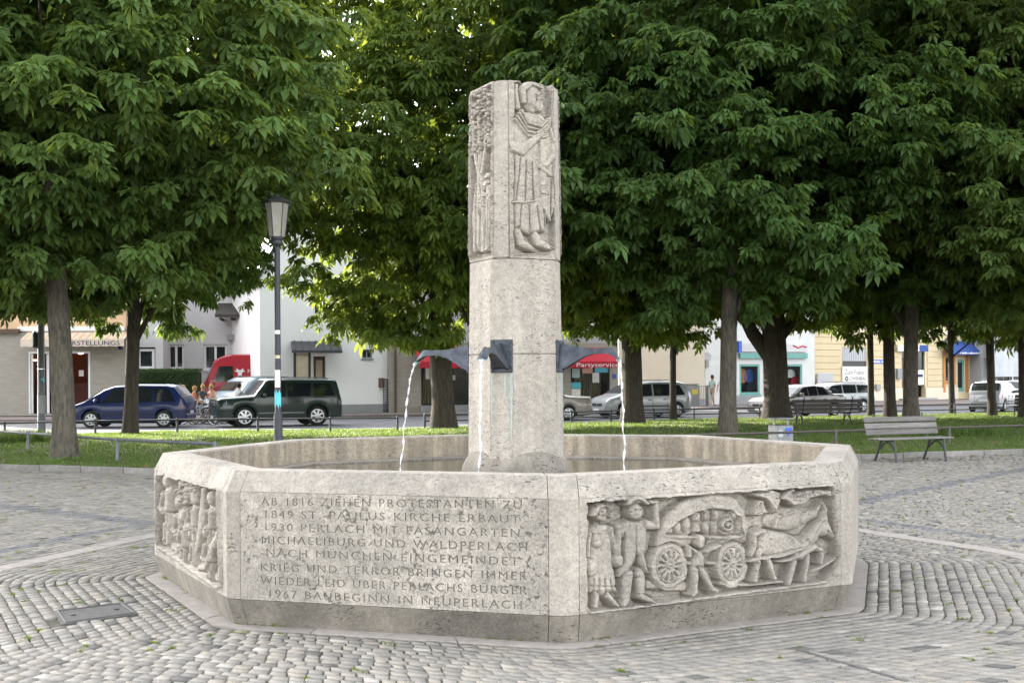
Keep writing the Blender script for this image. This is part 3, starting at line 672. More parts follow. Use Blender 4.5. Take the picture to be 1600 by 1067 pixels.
h.poly([(1290, 382), (1330, 372), (1368, 410), (1356, 436), (1318, 424), (1250, 470), (1150, 480), (1110, 470), (1200, 440)], 0.088, 0.04)
for j in range(9): h.cut([(1180 + j * 14, 330 + j * 4), (1190 + j * 13, 356 + (j % 3) * 12)], 0.007, 0.012)
h.cut([(1385, 318), (1388, 320)], 0.009, 0.014); h.cut([(1325, 330), (1372, 268)], 0.006, 0.01)
h.poly([(1000, 128), (1080, 120), (1110, 106), (1140, 120), (1144, 170), (1118, 236), (1100, 190), (1072, 160), (1020, 150)], 0.075, 0.02); h.poly([(1040, 160), (1066, 162), (1088, 226), (1050, 246), (1012, 240)], 0.06, 0.02)
for q in (1030, 1048, 1066): h.cut([(1050, 180), (q, 240)], 0.005, 0.010)
h.poly([(1140, 158), (1190, 110), (1230, 96), (1216, 130), (1280, 110), (1340, 105), (1392, 118), (1398, 140), (1330, 150), (1296, 160), (1270, 186), (1210, 196), (1180, 172)], 0.075, 0.025); h.ell((1384, 130), 18 * k, 18 * k, 0.08)
for q in range(5): h.cut([(1200 + q * 16, 110 + q * 3), (1215 + q * 15, 150)], 0.005, 0.01)
h.cap([(850, 582), (1000, 590), (1160, 572)], 8 * k, 0.045); h.cap([(1268, 530), (1350, 500), (1436, 448)], 7 * k, 0.05); h.cap([(500, 590), (690, 600)], 22 * k, 0.04)
for c, r in (((262, 222), 46), ((430, 218), 46), ((746, 370), 36)): h.cut([(c[0] + r * math.cos(t), c[1] + r * 1.15 * math.sin(t)) for t in np.linspace(0, 2 * PI, 19)], 0.011, 0.018)
h.mesh('relief', 'travertine', wagon_panel)
# --- crowd relief (crop origin 220,680, 3.138x)
h = hf_side(0, 0.0065); h.zoom(220, 680, 3.138); h.base = -0.075
h.field([(88, 192), (385, 268), (392, 480), (400, 735), (370, 742), (200, 620), (85, 540)], 0.003)
for hx, hy, hr, tx, by, wd in ((118, 222, .07, 118, 500, .13), (180, 330, .06, 182, 560, .12), (258, 300, .065, 250, 600, .10), (338, 310, .06, 335, 560, .10), (318, 470, .055, 330, 690, .10), (205, 400, .05, 205, 590, .09)):
    h.cap([(tx, hy + 60), (tx, (hy + by) / 2), (tx + 2, by - 40)], [wd * .8, wd, wd * .75], 0.066); h.cap([(tx - 5, by - 60), (tx - 7, by + 10)], [wd * .42, wd * .3], 0.07); h.cap([(tx + 6, by - 60), (tx + 9, by + 30)], [wd * .42, wd * .3], 0.07)
    h.cap([(tx - 9, hy + 70), (tx - 16, hy + 130), (tx - 4, hy + 160)], [wd * .36, wd * .28, wd * .24], 0.082); h.cap([(tx + 9, hy + 75), (tx + 15, hy + 140)], [wd * .36, wd * .26], 0.08); h.ell((hx, hy), hr, hr * 1.25, 0.085)
    for q in (-5, 0, 5): h.cut([(tx + q, hy + 110), (tx + q * 1.6, by - 30)], 0.012, 0.02)
for j in range(46):                                             # foliage and smoke above the heads
    a = j * 2.4; h.ell((225 + 45 * math.sqrt(j / 46) * math.cos(a), 290 + 55 * math.sqrt(j / 46) * math.sin(a) - 10), 0.035, 0.03, 0.06 + 0.02 * (j % 3) / 2)
h.cap([(292, 270), (278, 400), (262, 540)], [.06, .07, .05], 0.06); h.cap([(240, 380), (238, 480)], [.05, .05], 0.07); h.cap([(380, 490), (345, 560), (320, 650), (300, 655)], [.05, .06, .04, .03], 0.085); h.cap([(100, 520), (200, 612), (380, 720)], [.05, .05, .05], 0.05); h.ell((375, 500), .07, .06, .085)
h.mesh('relief', 'travertine', figure_panel)
# --- inscription: a face slab with the letters cut through it, 11 mm deep
a_, U_, L_, N_ = side_basis(1)
LINES = ["AB 1816 ZIEHEN PROTESTANTEN ZU", "1849 ST.-PAULUS-KIRCHE ERBAUT", "1930 PERLACH MIT FASANGARTEN", "MICHAELIBURG UND WALDPERLACH", "NACH MÜNCHEN EINGEMEINDET", "KRIEG UND TERROR BRINGEN IMMER", "WIEDER LEID ÜBER PERLACHS BÜRGER", "1967 BAUBEGINN IN NEUPERLACH"]
PX = [tuple((370 + x / 3.019, 730 + y / 3.019) for x, y in q) for q in (((115, 178), (1345, 195)), ((135, 238), (1335, 262)), ((135, 298), (1335, 328)), ((118, 358), (1370, 395)), ((140, 418), (1330, 462)), ((115, 486), (1370, 531)), ((112, 549), (1370, 600)), ((155, 612), (1345, 668)))]   # baseline ends
FW, FH = L_ * (1 - 2 * T0), ZL - ZB - 0.002
hx = HF(a_ + U_ * (L_ * T0) + Vector((0, 0, ZB + 0.001)), U_, FW, FH, N_, 0.5)
base_y = [((hx.m(*l0)), (hx.m(*l1))) for l0, l1 in PX]
def edge(i):                                              # border between line i-1 and line i, as heights at both ends
    if i == 0: return FH, FH
    if i == 8: return 0.0, 0.0
    e = []
    for xx in (0.0, FW):
        q = [y0 + (y1 - y0) * (xx - x0) / (x1 - x0) for (x0, y0), (x1, y1) in base_y]; e.append(q[i - 1] - 0.05 * (q[i - 1] - q[i]))
    return e
Mx = Matrix((U_, Vector((0, 0, 1)), N_)).transposed().to_4x4(); Mx.translation = hx.p0 - N_ * 0.0045
def cut_cell(poly, splines):
    """a stone face piece with letter outlines cut through it"""
    cu = bpy.data.curves.new('cell', 'CURVE'); cu.dimensions = '2D'; cu.fill_mode = 'BOTH'; cu.extrude = 0.0045; cu.resolution_u = 3
    sp = cu.splines.new('POLY'); sp.points.add(3); sp.use_cyclic_u = True
    for p_, (x, y) in zip(sp.points, poly): p_.co = (x, y, 0, 1)
    for pts in splines:
        ns = cu.splines.new('BEZIER'); ns.bezier_points.add(len(pts) - 1); ns.use_cyclic_u = True
        for (c0, l0, r0), b1 in zip(pts, ns.bezier_points):
            b1.handle_left_type = b1.handle_right_type = 'FREE'; b1.co = c0; b1.handle_left = l0; b1.handle_right = r0
    co_ = bpy.data.objects.new('cell', cu); COL.objects.link(co_)
    me = bpy.data.meshes.new_from_object(co_.evaluated_get(bpy.context.evaluated_depsgraph_get())); bpy.data.objects.remove(co_, do_unlink=True)
    return [tuple(v.co) for v in me.vertices], [tuple(p.vertices) for p in me.polygons]
for li, ln in enumerate(LINES):
    (x0, y0), (x1, y1) = base_y[li]; (ta, tb_), (ba, bb) = edge(li), edge(li + 1)
    fc = bpy.data.curves.new('t', 'FONT'); fc.body = ln; fc.size = 0.074; fc.space_character = 1.25; fc.space_word = 1.1; fc.offset = -0.0008
    to = bpy.data.objects.new('t', fc); COL.objects.link(to)
    for q in bpy.context.selected_objects: q.select_set(False)
    to.select_set(True); bpy.context.view_layer.objects.active = to; bpy.ops.object.convert(target='CURVE')
    tc = bpy.context.view_layer.objects.active; allx = [bp.co.x for s2 in tc.data.splines for bp in s2.bezier_points]; k = (x1 - x0) / (max(allx) - min(allx)); mn = min(allx); S = []
    for s2 in tc.data.splines:
        pts = []
        for b0 in s2.bezier_points:
            tr = []
            for v in (b0.co, b0.handle_left, b0.handle_right):
                xx = x0 + (v.x - mn) * k; tr.append((xx, v.y + y0 + (y1 - y0) * (xx - x0) / (x1 - x0), 0))
            pts.append(tr)
        S.append((min(p[0][0] for p in pts), max(p[0][0] for p in pts), pts))
    bpy.data.objects.remove(tc, do_unlink=True); S.sort(key=lambda t: t[0])
    groups = [[S[0]]]; mx_ = S[0][1]                      # one cell for every letter: simple outlines fill reliably
    for t in S[1:]:
        if t[0] > mx_ + 0.0004: groups.append([t])
        else: groups[-1].append(t)
        mx_ = max(mx_, t[1])
    cuts_ = [0.0] + [(max(t[1] for t in g0) + min(t[0] for t in g1)) / 2 for g0, g1 in zip(groups[:-1], groups[1:])] + [FW]
    bx_ = MB(); yb = lambda x: ba + (bb - ba) * x / FW; yt = lambda x: ta + (tb_ - ta) * x / FW
    for g_, c0, c1 in zip(groups, cuts_[:-1], cuts_[1:]):
        bx_.add(*cut_cell([(c0, yb(c0)), (c1, yb(c1)), (c1, yt(c1)), (c0, yt(c0))], [t[2] for t in g_]))
    o = np_mesh('inscribed_line', bx_.v, bx_.f, 'travertine', text_panel); o.matrix_world = Mx
# closed block behind the letters, and behind the sunk part of the panel
mb = MB(); n0, n1 = -0.14, -0.0088; q = hx.p0
mb.loft([[q + N_ * n0, q + U_ * FW + N_ * n0, q + U_ * FW + N_ * n1, q + N_ * n1], [p + Vector((0, 0, FH)) for p in (q + N_ * n0, q + U_ * FW + N_ * n0, q + U_ * FW + N_ * n1, q + N_ * n1)]])
mb.build('letter_ground', 'travertine', text_panel)

# --- column: four wide carved faces, four narrow plain ones
CA = TH0 + 1.5 * PI / 4                                   # direction of the narrow face above the inscription
TOPAB = (0.458, 0.158)
def col_pts(k, inset=0.0, a=0.42, b=0.195):
    """corners of the equiangular octagon; wide faces sunk by inset"""
    if inset: a, b = TOPAB
    a, b = a * k, b * k; aw = (a + b * math.sqrt(2)) / 2; P_ = []
    for j in range(4):
        n = CA + PI / 4 + j * PI / 2; N = Vector((math.cos(n), math.sin(n), 0)); T = Vector((-N.y, N.x, 0)); p, q = FC + N * aw - T * a / 2, FC + N * aw + T * a / 2
        P_ += [p, p - N * inset, q - N * inset, q] if inset else [p, q]
    return P_
def ring_at(k, z, inset=0.0): return [Vector((p.x, p.y, z)) for p in col_pts(k, inset)]
def K(z): return float(np.interp(z, [0.5, 1.0, 1.86, 2.66, 4.2], [1.04, 1.03, 1.0, 0.968, 0.925]))
def column_drum(name, z0, z1, inset=0.0, bev=0.007):
    mb = MB(); mb.loft([ring_at(K(z), z, inset) for z in (z0, z1)]); o = mb.build(name, 'travertine_column', fountain)
    bm = bmesh.new(); bm.from_mesh(o.data); bmesh.ops.bevel(bm, geom=[e for e in bm.edges if e.calc_face_angle(0) > 0.3], offset=bev, segments=2, affect='EDGES'); bm.to_mesh(o.data); bm.free(); return o
column_drum('column_drum', 0.4, 1.858); column_drum('column_drum', 1.861, 2.658); top = column_drum('carved_column_top', 2.661, 4.158, 0.12, 0.012)
for j in range(4):                                        # rounded feet under the wide faces
    n = CA + PI / 4 + j * PI / 2; N = Vector((math.cos(n), math.sin(n), 0)); c = FC + N * 0.22
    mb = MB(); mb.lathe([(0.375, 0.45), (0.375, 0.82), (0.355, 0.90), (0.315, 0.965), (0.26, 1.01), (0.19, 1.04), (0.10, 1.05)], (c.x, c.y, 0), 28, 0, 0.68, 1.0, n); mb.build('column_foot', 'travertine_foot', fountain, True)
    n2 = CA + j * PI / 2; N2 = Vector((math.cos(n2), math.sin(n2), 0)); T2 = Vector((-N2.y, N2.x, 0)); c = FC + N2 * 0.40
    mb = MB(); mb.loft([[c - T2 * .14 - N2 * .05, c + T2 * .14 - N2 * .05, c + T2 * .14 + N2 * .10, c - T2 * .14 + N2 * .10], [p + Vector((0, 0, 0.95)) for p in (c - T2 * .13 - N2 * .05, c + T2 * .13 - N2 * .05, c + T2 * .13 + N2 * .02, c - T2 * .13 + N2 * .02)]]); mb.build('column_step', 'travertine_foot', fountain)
def col_face(j, res=0.0042):
    n = CA + PI / 4 + j * PI / 2; N = Vector((math.cos(n), math.sin(n), 0)); T = Vector((-N.y, N.x, 0)); z0, z1 = 2.664, 4.154
    k0, k1 = K(z0), K(z1); a0, a1 = (TOPAB[0] * k + TOPAB[1] * k * math.sqrt(2) for k in (k0, k1)); w0 = TOPAB[0] * k0
    p0 = FC + N * (a0 / 2) - T * w0 / 2 + Vector((0, 0, z0)); zp = Vector((0, 0, 1)) + N * ((a1 - a0) / 2 / (z1 - z0))
    return HF(p0, T, w0, z1 - z0, N, res, zp=zp, base=-0.05, W1=TOPAB[0] * k1)
# saint with a book and a spade (crop origin 690,100, 3.233x)
h = col_face(0); h.zoom(690, 100, 3.233); q = 0.0019
h.field([(362, 95), (420, 82), (556, 100), (566, 500), (572, 930), (540, 955), (362, 962), (362, 500)], 0.002)
h.poly([(352, 275), (400, 240), (500, 240), (540, 290), (576, 330), (574, 480), (562, 640), (550, 700), (525, 850), (440, 865), (365, 830), (355, 700), (362, 500), (350, 430)], 0.058, 0.05)
h.cap([(462, 235), (462, 180)], [24 * q, 26 * q], 0.06); h.ell((458, 165), 52 * q, 78 * q, 0.078); h.ell((487, 215), 28 * q, 36 * q, 0.088); h.ell((484, 178), 9 * q, 22 * q, 0.10)
h.cap([(412, 190), (408, 130), (450, 100), (500, 118)], [14 * q, 20 * q, 20 * q, 14 * q], 0.082); h.cap([(375, 110), (385, 215)], [16 * q, 18 * q], 0.05)
h.cut([(466, 160), (478, 162)], .006, .012); h.cut([(492, 160), (502, 161)], .006, .012); h.cut([(478, 208), (500, 208)], .005, .008)
for j in range(4): h.cap([(400 - 12 * j, 240 + 14 * j), (430, 300 + 22 * j), (500, 320 + 18 * j), (545, 280 + 12 * j)], 10 * q, 0.072)
h.cap([(362, 420), (400, 440), (480, 372), (505, 350)], [34 * q, 34 * q, 24 * q, 18 * q], 0.085); h.cap([(575, 360), (560, 470), (520, 520)], [26 * q, 24 * q, 20 * q], 0.075); h.cap([(492, 520), (545, 560)], 16 * q, .085)
for j in range(4): h.cap([(478 + 9 * j, 350 + 8 * j), (500 + 9 * j, 338 + 10 * j)], 7 * q, 0.098)
h.poly([(484, 375), (530, 372), (534, 668), (490, 662)], 0.07, 0.02); h.cap([(548, 330), (590, 500)], 9 * q, 0.085)
h.poly([(475, 690), (560, 560), (578, 700), (545, 805)], 0.062, 0.02)
h.cap([(358, 700), (420, 702), (470, 692)], 8 * q, .066)
for a, b in (((395, 480), (375, 690)), ((425, 490), (420, 690)), ((455, 500), (462, 690)), ((400, 715), (392, 830)), ((440, 715), (445, 850)), ((480, 720), (500, 850)), ((515, 740), (522, 840)), ((552, 590), (548, 780))): h.cut([a, b], 0.010, 0.014)
h.cap([(385, 850), (402, 900), (470, 946)], [24 * q, 24 * q, 12 * q], 0.062); h.cap([(475, 865), (490, 900), (560, 936)], [24 * q, 24 * q, 12 * q], 0.058)
for j in range(4): h.cut([(455 + 6 * j, 934 + 3 * j), (468 + 6 * j, 946 + 3 * j)], .004, .008); h.cut([(545 + 5 * j, 926 + 3 * j), (556 + 5 * j, 938 + 2 * j)], .004, .008)
h.mesh('saint_relief', 'travertine_column', top)
# tree with birds over a lying animal and draped figure
def tree_face(j, name):
    h = col_face(j); h.org = (0, 0, 1); h.m = lambda x, y: (x * h.W, y * h.H)
    h.field([(.01, .03), (.985, .03), (.99, .985), (.01, .985)], 0.003)
    for pts, rs in (([(.42, .10), (.38, .40), (.45, .62), (.40, .80)], [.075, .05, .045, .03]), ([(.45, .45), (.70, .62), (.72, .78)], [.035, .03, .02]), ([(.40, .50), (.18, .66), (.16, .82)], [.035, .03, .02]), ([(.55, .12), (.62, .34), (.50, .50)], [.05, .05, .03]), ([(.24, .08), (.20, .26), (.30, .44)], [.05, .05, .03])): h.cap(pts, rs, .058)
    lr = np.random.default_rng(5 + j)
    for _ in range(150):
        x, y = lr.uniform(.05, .95), lr.uniform(.62, .985); h.ell((x, y), .016 + .012 * lr.random(), .022 + .014 * lr.random(), .05 + .025 * lr.random(), 0, lr.uniform(-1, 1))
    h.ell((.70, .42), .085, .055, .07, 0, .5); h.ell((.84, .47), .04, .035, .075); h.cap([(.8, .4), (.82, .2), (.78, .06)], [.05, .045, .03], .06); h.cap([(.62, .36), (.60, .2), (.66, .05)], [.04, .035, .025], .065); h.ell((.45, .30), .06, .10, .07)
    for x in (.3, .46, .58, .7, .82): h.cut([(x, .08), (x + .03, .33)], .008, .012)
    return h.mesh(name, 'travertine_column', top)
tree_face(3, 'tree_relief'); tree_face(1, 'tree_relief'); tree_face(2, 'tree_relief')

# --- spouts
SPOUT_Z = 1.842
def an(z): k = K(z); return (0.195 * k + 0.42 * k * math.sqrt(2)) / 2
tips = []
for j in range(4):
    n = CA + j * PI / 2
    s = empty('spout', (FC.x, FC.y, SPOUT_Z)); s.parent = fountain; s.rotation_euler = (0, 0, n); r0 = an(SPOUT_Z) + 0.006
    mb = MB(); mb.box(r0 - 0.02, r0 + 0.010, -0.096, 0.096, -0.138, 0.138, 0.004); mb.build('plate', 'bronze', s)
    st = [(0.0, .112, -.118, .082), (.06, .10, -.098, .066), (.13, .086, -.052, .05), (.21, .072, -.008, .038), (.29, .066, .016, .033), (.37, .066, .020, .032), (.43, .070, .012, .038), (.455, .066, .0, .042), (.50, .005, -.030, .044), (.515, -.030, -.040, .044)]
    rings = []
    for d_, zr, zb, w in st:
        x = r0 + 0.008 + d_; rings.append([(x, -w, zb), (x, -w * .45, zb + (zr - zb) * .60), (x, 0, zr), (x, w * .45, zb + (zr - zb) * .60), (x, w, zb), (x, 0, zb + .012)])
    mb = MB(); mb.loft(rings); mb.build('arm', 'bronze', s, True, sharp=25)
    mb = MB(); mb.box(r0 + .50, r0 + .527, -.040, .040, -.046, -.036, .002); mb.build('lip', 'verdigris', s)
    for y in (-.078, .078):
        for z in (-.12, .12): mb = MB(); mb.lathe([(.010, 0), (.010, .006), (.005, .010)], (0, 0, 0), 8); b = mb.build('bolt', 'bolt', s); b.location = (r0 + .009, y, z); b.rotation_euler = (0, PI / 2, 0)
    tips.append((Vector((FC.x + (r0 + .518) * math.cos(n), FC.y + (r0 + .518) * math.sin(n), SPOUT_Z - .045)), n))
    # verdigris run-off below the plate: two thin crusts on the stone
    for y, w, ln in ((-.088, .010, .40), (.085, .014, .55), (.03, .012, .2)):
        k = 14; pl = [(y - w * (1 - (t / k) * .6) * (1 + .3 * math.sin(t * 2.1 + y * 50)), SPOUT_Z - .15 - ln * t / k) for t in range(k + 1)] + [(y + w * (1 - (t / k) * .6) * (1 + .3 * math.sin(t * 1.7 + 2)), SPOUT_Z - .15 - ln * t / k) for t in range(k, -1, -1)]
        V = []; T = Vector((-math.sin(n), math.cos(n), 0)); N = Vector((math.cos(n), math.sin(n), 0))
        for a, z in pl: V.append(FC + N * (an(z) + .0015) + T * a + Vector((0, 0, z)))
        m_ = k + 1; np_mesh('copper_stain', V, [(t, t + 1, 2 * m_ - 2 - t, 2 * m_ - 1 - t) for t in range(k)], 'verdigris_stain', fountain)
WZ = 0.80
mb = MB(); mb.add([fv(i, RI - 0.05, WZ) for i in range(8)], [tuple(range(8))]); w = mb.build('water', 'water'); tag(w, kind='structure')
mb = MB(); mb.add([fv(i, RI - 0.02, 0.46) for i in range(8)], [tuple(range(8))]); mb.build('basin_floor', 'travertine_foot', fountain)
for j, ((p, n), v0, lab) in enumerate(zip(tips, (0.16, 0.10, 0.2, 0.36), ('thin stream of water falling from the spout above the inscription', 'thin stream of water falling from the spout beside the saint', 'thin stream of water falling behind the column, hidden by it', 'thin stream of water falling from the spout below the tree relief'))):
    N = Vector((math.cos(n), math.sin(n), 0)); T = Vector((-N.y, N.x, 0)); drop = p.z - WZ; tt = math.sqrt(2 * drop / 9.8); pts, rs = [], []; r1 = np.random.default_rng(j)
    ph = r1.uniform(0, 6, 3)
    for i in range(70):
        t = tt * (i / 69) ** 0.7; f = i / 69
        q = p + N * (v0 * t) + Vector((0, 0, -4.9 * t * t)) + T * (.006 * math.sin(f * 22 + ph[0]) * (0.3 + f)) + N * (.006 * math.sin(f * 27 + ph[1]) * (.3 + f)); pts.append(q)
        rs.append(.0068 + .0036 * math.sin(f * 60 + ph[2]) + .0022 * math.sin(f * 131) + (.008 * max(0, 0.12 - f) / .12))
    mb = MB(); mb.tube(pts, rs, 7); o = mb.build('water_jet', 'jet', None, True, sharp=80); tag(o, lab, 'water jet', 'water jets of the fountain')
    mb = MB()
    for i in range(14):
        a, r = r1.uniform(0, 2 * PI), r1.uniform(.01, .06); q = pts[-1]; mb.lathe([(.002, 0), (.006, .004), (.005, .010), (.001, .014)], (q.x + r * math.cos(a), q.y + r * math.sin(a), WZ + r1.uniform(0, .03)), 6)
    for rr in (.05, .09, .14):
        mb.tube([(pts[-1].x + rr * math.cos(a), pts[-1].y + rr * math.sin(a), WZ - .002) for a in np.linspace(0, 2 * PI, 25)], .005, 5, False)
    mb.build('splash', 'jet', o, True)
# ------------------------------------------------------------------ horse chestnut trees
def leaf_template():
    """a palmate leaf of seven drooping leaflets, petiole at the origin, main direction +x, unit span"""
    V, T = [], []
    for a, l in ((-1.9, .46), (-.92, .68), (0, .78), (.92, .68), (1.9, .46)):
        c, s = math.cos(a), math.sin(a); w = .205 * l + .015; n = len(V)
        for r, side, z in ((.03, 0, 0), (l * .66, -w, -.17 * l), (l, 0, -.42 * l), (l * .66, w, -.17 * l)): V.append((c * r - s * side, s * r + c * side, z))
        T += [(n, n + 1, n + 2), (n, n + 2, n + 3)]
    return np.array(V), np.array(T)
LV, LT = leaf_template()
def rot_from(d, up):
    """frames with x along d, z near up; arrays (n,3)"""
    x = d / np.linalg.norm(d, axis=1, keepdims=True); y = np.cross(up, x); y /= np.linalg.norm(y, axis=1, keepdims=True) + 1e-9
    return np.stack([x, y, np.cross(x, y)], -1)
def crown_mesh(seed, R, HZ, nb, ns, nl, size, flat=0.85):
    """leaves in shoots, shoots in boughs, boughs over and within a lumpy ellipsoid centred on the origin"""
    r = np.random.default_rng(seed); B = []; i = 0
    while len(B) < nb:
        i += 1; z = r.uniform(-1, 1); a = r.uniform(0, 2 * PI); q = math.sqrt(1 - z * z); d = np.array([q * math.cos(a), q * math.sin(a), z]); d /= (abs(d) ** 2.7).sum() ** (1 / 2.7)
        f = 1 + .10 * math.sin(3 * a + seed) * q + .08 * math.sin(5 * a + 2 * z * 3 + seed * 1.7) + .07 * math.sin(4 * z * 2 + 2 * a)
        if z < -.35: d[2] = -.35 + (z + .35) * flat
        rad = f * (0.93 if r.random() < .70 else r.uniform(.35, .85)); B.append(d * rad * np.array([R, R, HZ]))
    B = np.array(B); n = nb * ns
    bn = B / np.array([R, R, HZ]); bn /= np.linalg.norm(bn, axis=1, keepdims=True)
    S = np.repeat(B, ns, 0); off = r.normal(0, 1, (n, 3)) * np.array([.60, .60, .26]) * (R / 5) ** .5; S = S + off
    S[:, 2] -= .10 * (off[:, 0] ** 2 + off[:, 1] ** 2)                  # boughs droop at their edges
    o = np.repeat(bn, ns, 0) * np.array([1, 1, .35]) + r.normal(0, .35, (n, 3)) * np.array([1, 1, .4]) + off * .5 * np.array([1, 1, 0]); o /= np.linalg.norm(o, axis=1, keepdims=True)
    m = n * nl; C = np.repeat(S, nl, 0); O = np.repeat(o, nl, 0)
    ang = r.uniform(0, 2 * PI, m); hd = np.stack([np.cos(ang), np.sin(ang), np.zeros(m)], -1) + O * .9; hd[:, 2] = hd[:, 2] * .3 - r.uniform(.0, .45, m)
    sz = size * np.clip(r.lognormal(-.06, .26, m), .5, 1.5); up = np.tile([0, 0, 1.0], (m, 1)) + r.normal(0, .28, (m, 3)) + O * .35
    C = C + hd / np.linalg.norm(hd, axis=1, keepdims=True) * (.10 + .14 * r.random((m, 1))) + r.normal(0, .05, (m, 3))
    Fm = rot_from(hd, up)
    V = np.einsum('mij,vj->mvi', Fm, LV) * sz[:, None, None] + C[:, None, :]
    droop = r.uniform(.0, .35, m)
    rr = np.linalg.norm(V - C[:, None, :], axis=2); V[:, :, 2] -= droop[:, None] * rr ** 2 / size
    nv = len(LV); T = (LT[None] + (np.arange(m) * nv)[:, None, None]).reshape(-1, 3)
    shade = np.repeat(np.repeat(r.normal(.5, .10, nb), ns), nl); tint = np.clip(shade + r.normal(0, .14, m), 0, 1)
    me_o = np_mesh('crown', V.reshape(-1, 3), T, 'leaf', None, tint=np.repeat(tint, nv)); me = me_o.data; bpy.data.objects.remove(me_o)
    # fruit: pale green capsules hanging at some shoots
    sel = r.choice(n, min(n, 110), False); oc = np.array([(1, 0, 0), (-1, 0, 0), (0, 1, 0), (0, -1, 0), (0, 0, 1), (0, 0, -1)]) * .028
    of = np.array([(0, 2, 4), (2, 1, 4), (1, 3, 4), (3, 0, 4), (2, 0, 5), (1, 2, 5), (3, 1, 5), (0, 3, 5)])
    ctr = np.concatenate([S[sel] + o[sel] * .22, S[sel[:60]] + o[sel[:60]] * .22 + r.normal(0, .05, (min(60, len(sel)), 3))])
    fo = np_mesh('fruit', (ctr[:, None] + oc[None]).reshape(-1, 3), (of[None] + (np.arange(len(ctr)) * 6)[:, None, None]).reshape(-1, 3), 'fruit', None, smooth=True); fm = fo.data; bpy.data.objects.remove(fo)
    return me, fm, B
BIG = [crown_mesh(s, 5.0, 6.0, 360, 10, 16, .285) for s in (11, 23)]
SMALL = [crown_mesh(s, 3.5, 4.5, 200, 9, 14, .285) for s in (41, 53)]
def trunk_mesh(r0, h, lean, top_b, seed, bark, fork=False):
    rr = random.Random(seed); mb = MB(); n = 10; pts, rs = [], []
    ph = rr.uniform(0, 6)
    for i in range(n + 1):
        f = i / n; z = -.15 + (h + .15) * f
        pts.append((lean[0] * f + .05 * r0 * 4 * math.sin(f * 5 + ph), lean[1] * f + .05 * math.sin(f * 4 + ph * 2), z)); rs.append(r0 * (1.0 - .22 * f - .5 * max(0, f - .35)) * (1 + .24 * math.exp(-(z + .05) / .25)))
    mb.tube(pts, rs, 14)
    tops = []
    for q in range(7):
        f = rr.uniform(.30, .8); i = int(f * n); b = Vector(pts[i]); t = Vector(top_b[rr.randrange(len(top_b))]) * rr.uniform(.45, .75)
        mid = b.lerp(t, .45) + Vector((0, 0, rr.uniform(.1, .7))); r1 = rs[i] * rr.uniform(.3, .5); P_, R_ = [], []
        for s in range(7):
            g = s / 6; p = b * (1 - g) ** 2 + mid * 2 * g * (1 - g) + t * g * g; P_.append(p); R_.append(r1 * (1 - .86 * g))
        mb.tube(P_, R_, 7)
    if fork:
        b = Vector((0, 0, h * .22)); P_ = [b, b + Vector((-.75, .1, 1.1)), b + Vector((-1.5, .2, 2.6)), b + Vector((-2.2, .3, 4.4))]; mb.tube(P_, [r0 * .62, r0 * .55, r0 * .4, r0 * .15], 10)
    return mb
NT_ = 0
def tree(base, r0, cz, R, HZ, label, lean=(0, 0), big=True, var=0, rz=0.0, bark='bark', group='horse chestnut trees on the lawn', young=False, fork=False, off=(0, 0)):
    global NT_; NT_ += 1
    src = (BIG if big else SMALL)[var % 2]; R0, H0 = (5.0, 6.0) if big else (3.5, 4.5)
    t = empty('chestnut_tree', (base[0], base[1], base[2]), 0, label, 'tree', group)
    ctr = Vector((lean[0] + off[0], lean[1] + off[1], cz)); ca, sa = math.cos(rz), math.sin(rz)
    tb = [Vector(((b[0] * ca - b[1] * sa) * R / R0, (b[0] * sa + b[1] * ca) * R / R0, b[2] * HZ / H0)) + ctr for b in src[2][::3]]
    trunk_mesh(r0, cz - HZ * .12, lean, [b for b in tb if b.z > cz - HZ * .6], NT_, bark, fork).build('trunk', bark, t, True, sharp=60)
    me = src[0]
    c = bpy.data.objects.new('crown', me); link(c, t)
    if young: c.material_slots[0].link = 'OBJECT'; c.material_slots[0].material = M['leaf_young']
    c.location = ctr; c.rotation_euler = (0, 0, rz); c.scale = (R / R0, R / R0, HZ / H0)
    f = bpy.data.objects.new('fruit', src[1]); link(f, t); f.location = ctr; f.rotation_euler = (0, 0, rz); f.scale = (R / R0, R / R0, HZ / H0); f['kind'] = 'stuff'
    return t
def gb(u, v):
    p = G(u, v, 0.1); return (p.x, p.y, lawn_z(p.x, p.y) - 0.02)
# (trunk foot in the photograph, trunk radius, crown centre height, crown radius, crown half height)
tree(gb(97, 716), .235, 8.9, 5.0, 6.0, 'large chestnut with pale mottled trunk beside the low grey rail, crown over the shop', (-.25, .1), var=0, rz=.4, bark='bark_pale', off=(.2, 0))
tree(gb(205, 680), .20, 9.4, 4.1, 6.4, 'chestnut with slim dark trunk in front of the dark blue minivan', (.1, 0), var=1, rz=2.1)
tree(gb(690, 669), .37, 10.1, 5.4, 7.7, 'chestnut with thick dark trunk in front of the red awning, beside the fountain column', (-.2, 0), var=2, rz=2.3, young=True, off=(.7, 0))
tree(gb(985, 662), .36, 9.8, 5.0, 7.2, 'chestnut with thick dark trunk in front of the silver minivan', (.1, 0), var=0, rz=3.3, young=True)
tree(gb(1053, 655), .13, 7.8, 3.2, 4.6, 'young chestnut with very thin trunk before the rear of the silver minivan', (0, 0), big=False, var=0, rz=.5)
tree(gb(1140, 680), .23, 9.7, 5.2, 6.6, 'chestnut with straight pale trunk beside the walking pedestrians', (-.05, 0), var=1, rz=4.4, bark='bark_pale')
tree(gb(1210, 655), .47, 10.3, 5.2, 7.0, 'massive forked chestnut trunk in front of the grey sedan', (.1, 0), var=2, rz=5.2, fork=True)
tree(gb(1360, 650), .13, 9.4, 4.2, 6.0, 'thin-trunked chestnut beside the beer sign', (0, 0), big=False, var=1, rz=1.2)
